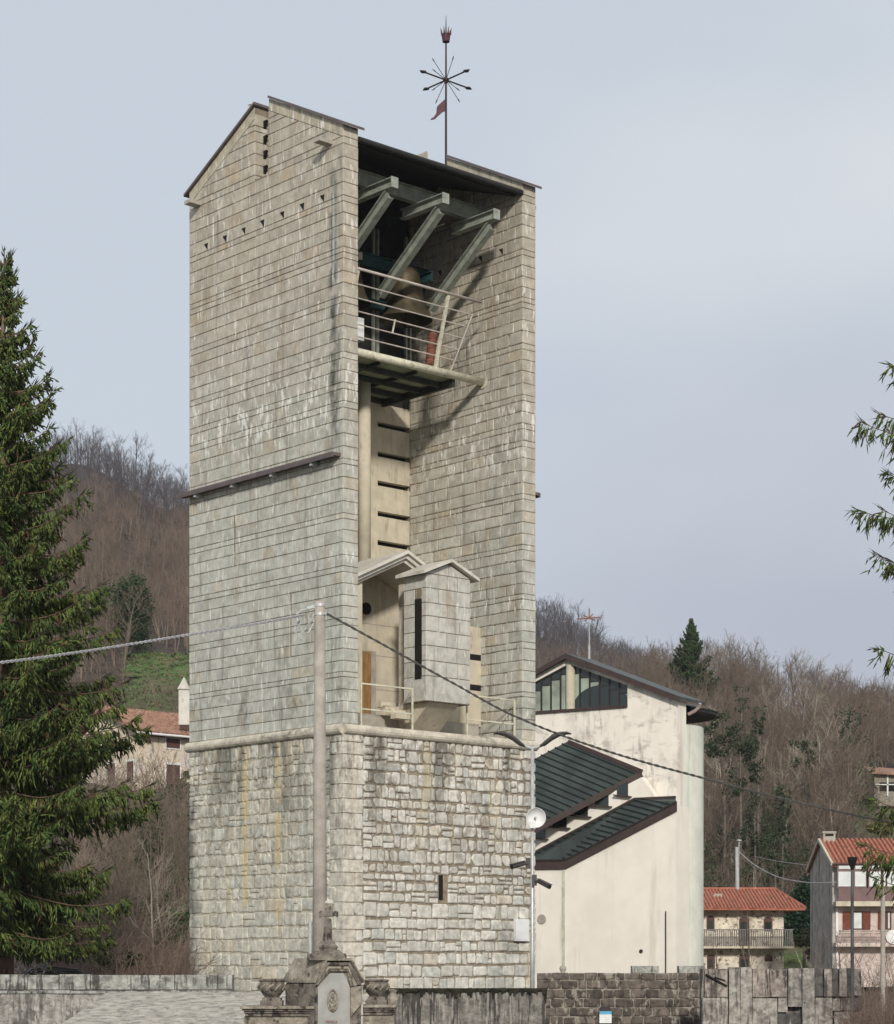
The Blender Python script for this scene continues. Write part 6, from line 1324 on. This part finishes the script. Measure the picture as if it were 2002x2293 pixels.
evergreen('creeper_bush', 'green creeper at the foot of the yellowish house', 'bush', 415, 1750, 148, 14, 26, 700, .09, (.05, .085, .03), 4, trunk=False, seed=46)
evergreen('pale_conifer', 'yellowish green bushy tree on the slope above the tall house', 'tree', 1972, 1850, 170, 34, 24, 1700, .12, (.10, .095, .033), 7, seed=47)
# ivy and bramble cover between the trunks
def cover(label, x0, x1, d0, d1, n, col, seed, hmax):
    rg = np.random.default_rng(seed); v, f, c = [], [], []
    for i in range(n):
        d = rg.uniform(d0, d1); X = (rg.uniform(x0, x1) - CX) / F * d; z = float(H(X, d)); r = rg.uniform(.5, 1.5); up = rg.random() ** 2 * hmax
        leaves(v, f, c, (X, d, z + .3 + up), (r * (1 if up < 1 else .5), r * .6, rg.uniform(.3, .7) * (1 if up < 1 else 1.6)), 46, .12, np.array(col) * rg.uniform(.6, 1.5), rg)
    o = obj('ivy_cover', (np.concatenate(v), np.concatenate(f), np.concatenate(c)), M['leaf']); tag(o, label, 'ivy', kind='stuff')
cover('dark green ivy and bramble cover among the trunks of the right hillside', 1440, 1960, 168, 226, 520, (.034, .052, .020), 61, 5.5)
cover('green ivy and bramble cover on the bank left of the tower', 230, 432, 96, 140, 150, (.042, .068, .024), 62, 2.2)
# flowering shrub
rg = np.random.default_rng(8); q = P(82, 2150, 72); t = thing('flowering_shrub', 'small shrub covered in white blossom beside the spruce trunk', 'shrub', (q[0], 72, 1.0))
(V1, F1), (V2, F2) = bare_tree(55, 2.3, nb=8, ns=5, ntw=3, r=.03, stem=3, spread=1.3); obj('stems', (V1, F1, None), M['bark'], t); obj('twigs', (V2, F2, None), M['bark'], t)
v, f, c = [], [], []
tips = V2[rg.integers(0, len(V2), 420)]
for p_ in tips[:200]: leaves(v, f, c, p_, (.05, .05, .05), 5, .032, (1, 1, 1), rg)
obj('blossom', (np.concatenate(v), np.concatenate(f), None), M['blossom'], t)
# bank left of the tower: saplings and scrub
for i, (x, d, h, st, lab, mt) in enumerate(((352, 92, 7.6, 1, 'forked pale sapling on the bank left of the tower', 'twig_pale'), (385, 97, 6.2, 1, 'slender sapling close to the left edge of the tower', 'twig_pale'), (330, 98, 8.5, 2, 'twin stemmed grey sapling on the bank beside the spruce branches', 'bark_grey'), (405, 104, 9.5, 2, 'tall tangled sapling under the yellowish house', 'bark_grey'), (300, 105, 8, 3, 'many stemmed hazel half behind the spruce', 'twig_mid'), (370, 112, 8.5, 3, 'many stemmed hazel below the yellowish house', 'twig_mid'), (260, 100, 6, 3, 'brown hazel low behind the spruce', 'twig_mid'), (420, 118, 7, 3, 'hazel hard against the tower edge', 'twig_mid'))):
    X = (x - CX) / F * d; t = thing('sapling', lab, 'tree', (X, d, float(H(X, d)))); (T, B) = bare_tree(300 + i, h, nb=10, ns=6, ntw=4, r=.075, stem=st, up=.9, spread=.7, wig=.2); obj('trunk', (*T, None), M[mt], t); obj('crown', (*B, None), M[mt], t)
def scrub(name, label, x0, x1, d0, d1, n, h0, h1, mat, seed, zfun=None, lean=.5, r=.012, kind='stuff', cat='scrub'):
    rg = np.random.default_rng(seed); p0, p1, r0, r1 = [], [], [], []
    for i in range(n):
        d = rg.uniform(d0, d1); X = (rg.uniform(x0, x1) - CX) / F * d; z = float(H(X, d)) if zfun is None else zfun; p = np.array([X, d, z - .1]); h = rg.uniform(h0, h1); dirn = nrm(np.array([rg.normal(0, lean), rg.normal(0, lean), 1])); k = 5
        for j in range(k):
            dirn = nrm(dirn + rg.normal(0, .22, 3)); q = p + dirn * h / k; p0.append(p); p1.append(q); r0.append(r * (1 - j / k * .7)); r1.append(r * (1 - (j + 1) / k * .7))
            for _ in range(2):
                dd = nrm(dirn + rg.normal(0, .7, 3)); l = h * rg.uniform(.08, .25); p0.append(q); p1.append(q + dd * l); r0.append(r * .5); r1.append(r * .25)
            p = q
    o = obj(name, (*seg_mesh(np.array(p0), np.array(p1), np.array(r0), np.array(r1), 3), None), mat); tag(o, label, cat, kind=kind)
scrub('undergrowth', 'reddish brown bramble scrub behind the cemetery wall', 120, 398, 74, 92, 800, 1.2, 3.4, M['twig_red'], 1, lean=.45, r=.016)
scrub('undergrowth', 'grey brown scrub covering the steep bank left of the tower', 180, 430, 92, 146, 1900, 1.8, 4.6, M['twig_mid'], 2, lean=.4, r=.024)
scrub('undergrowth', 'pale bare scrub at the edge of the meadow', 225, 440, 160, 184, 330, 1.4, 3.4, M['twig_mid'], 3, lean=.4, r=.024)
scrub('undergrowth', 'brown scrub at the foot of the right hillside', 1560, 2060, 166, 196, 1100, 2.0, 5.5, M['twig_mid'], 4, lean=.3, r=.024)
scrub('dry_hedge', 'dry brown twiggy hedge in the lower right corner', 1930, 2090, 57, 62, 700, .8, 2.0, M['twig_red'], 5, zfun=0.3, lean=.8, r=.010, cat='hedge')
scrub('undergrowth', 'bare garden twigs before the lower floor of the tall house', 1880, 2030, 100, 118, 120, 2.0, 4.6, M['twig_mid'], 6, lean=.5, r=.016)
# garden saplings
for i, (x, d, h, lab, mt, nb) in enumerate(((1692, 105, 6.3, 'thin dark sapling in front of the orange roofed house', 'twig_mid', 8), (1612, 112, 4.2, 'small bare sapling by the left end of the orange roofed house', 'twig_mid', 7), (1831, 118, 4.4, 'pale forked sapling at the foot of the grey side wall', 'twig_pale', 3), (1878, 110, 5.0, 'bare sapling before the white lower wall of the tall house', 'twig_mid', 7), (1690, 158, 8.2, 'pale pruned tree just behind the ridge of the orange roof', 'twig_pale', 5))):
    X = (x - CX) / F * d; t = thing('sapling', lab, 'tree', (X, d, float(H(X, d)))); (T, B) = bare_tree(500 + i, h, nb=nb, ns=4, ntw=3, r=.07, up=1.0, spread=.75, wig=.18, stem=2 if i in (0, 2) else 1); obj('trunk', (*T, None), M[mt], t); obj('crown', (*B, None), M[mt], t)
# meadows
def meadow(name, x0, x1, d0, d1, rag=0.0, seed=0):
    n = 56; pxs = np.linspace(x0, x1, n); ds = np.linspace(d0, d1, n); PX, DD = np.meshgrid(pxs, ds); rg = np.random.default_rng(seed)
    nzx = np.convolve(rg.normal(0, 1, n + 8), np.ones(3) / 3, 'same')[4:-4] * rag; nzd = np.convolve(rg.normal(0, 1, n + 8), np.ones(3) / 3, 'same')[4:-4] * rag * .07
    u = np.linspace(0, 1, n); PX = PX + nzx[:, None] * (1 - u)[None, :] ** 2 + rag * .9 * np.sin(u * 2.2)[:, None] * (1 - u)[None, :]; DD = DD + nzd[None, :] * (u ** 2)[:, None] - (rag * .10) * (u[None, :] ** 1.3) * u[:, None]
    X = (PX - CX) / F * DD; Z = H(X, DD) + .12
    a = (np.arange(n - 1)[:, None] * n + np.arange(n - 1)[None]).ravel(); Fq = np.stack([a, a + 1, a + n + 1, a + n], 1)
    tag(obj(name, (np.stack([X.ravel(), DD.ravel(), Z.ravel()], 1), Fq, None), M['grassm'], smooth=True), kind='structure')
    v, f, c = [], [], []                                            # tufts
    for i in range(420 if rag else 90):
        k, j = rg.integers(1, n - 1), rg.integers(1, n - 1); col = np.array((.070, .115, .032)) if rg.random() < .7 else np.array((.16, .13, .075)); r = rg.uniform(.15, .55)
        leaves(v, f, c, (X[k, j], DD[k, j], Z[k, j] + .05), (r, r * .7, r * .5), 14, .10, col * rg.uniform(.6, 1.4), rg)
    tag(obj('grass_tufts', (np.concatenate(v), np.concatenate(f), np.concatenate(c)), M['leaf']), ({0: 'grass tufts on the small lawn beside the grey side wall', 1: 'grass tufts on the meadow behind the yellowish house', 2: 'grass tufts on the meadow below the stone hut'}[seed]), 'grass', kind='stuff')
meadow('meadow', 262, 470, 172, 208, 26, 1); meadow('lawn', 1745, 1875, 132, 167, 0, 0); meadow('meadow', 1915, 2150, 192, 242, 12, 2)

# ------------------------------------------------------------------ thin winter haze
hz = bpy.data.materials.new('haze'); hz.use_nodes = True; hn = hz.node_tree; hn.nodes.remove(hn.nodes['Principled BSDF'])
vol = hn.nodes.new('ShaderNodeVolumePrincipled'); vol.inputs['Color'].default_value = (0.80, 0.86, 0.95, 1); vol.inputs['Density'].default_value = 0.00010
hn.links.new(vol.outputs[0], hn.nodes['Material Output'].inputs['Volume'])
m = MB(); m.box(-620, 620, -120, 960, -1.1, 150); o = obj('haze', m, hz); tag(o, kind='stuff')
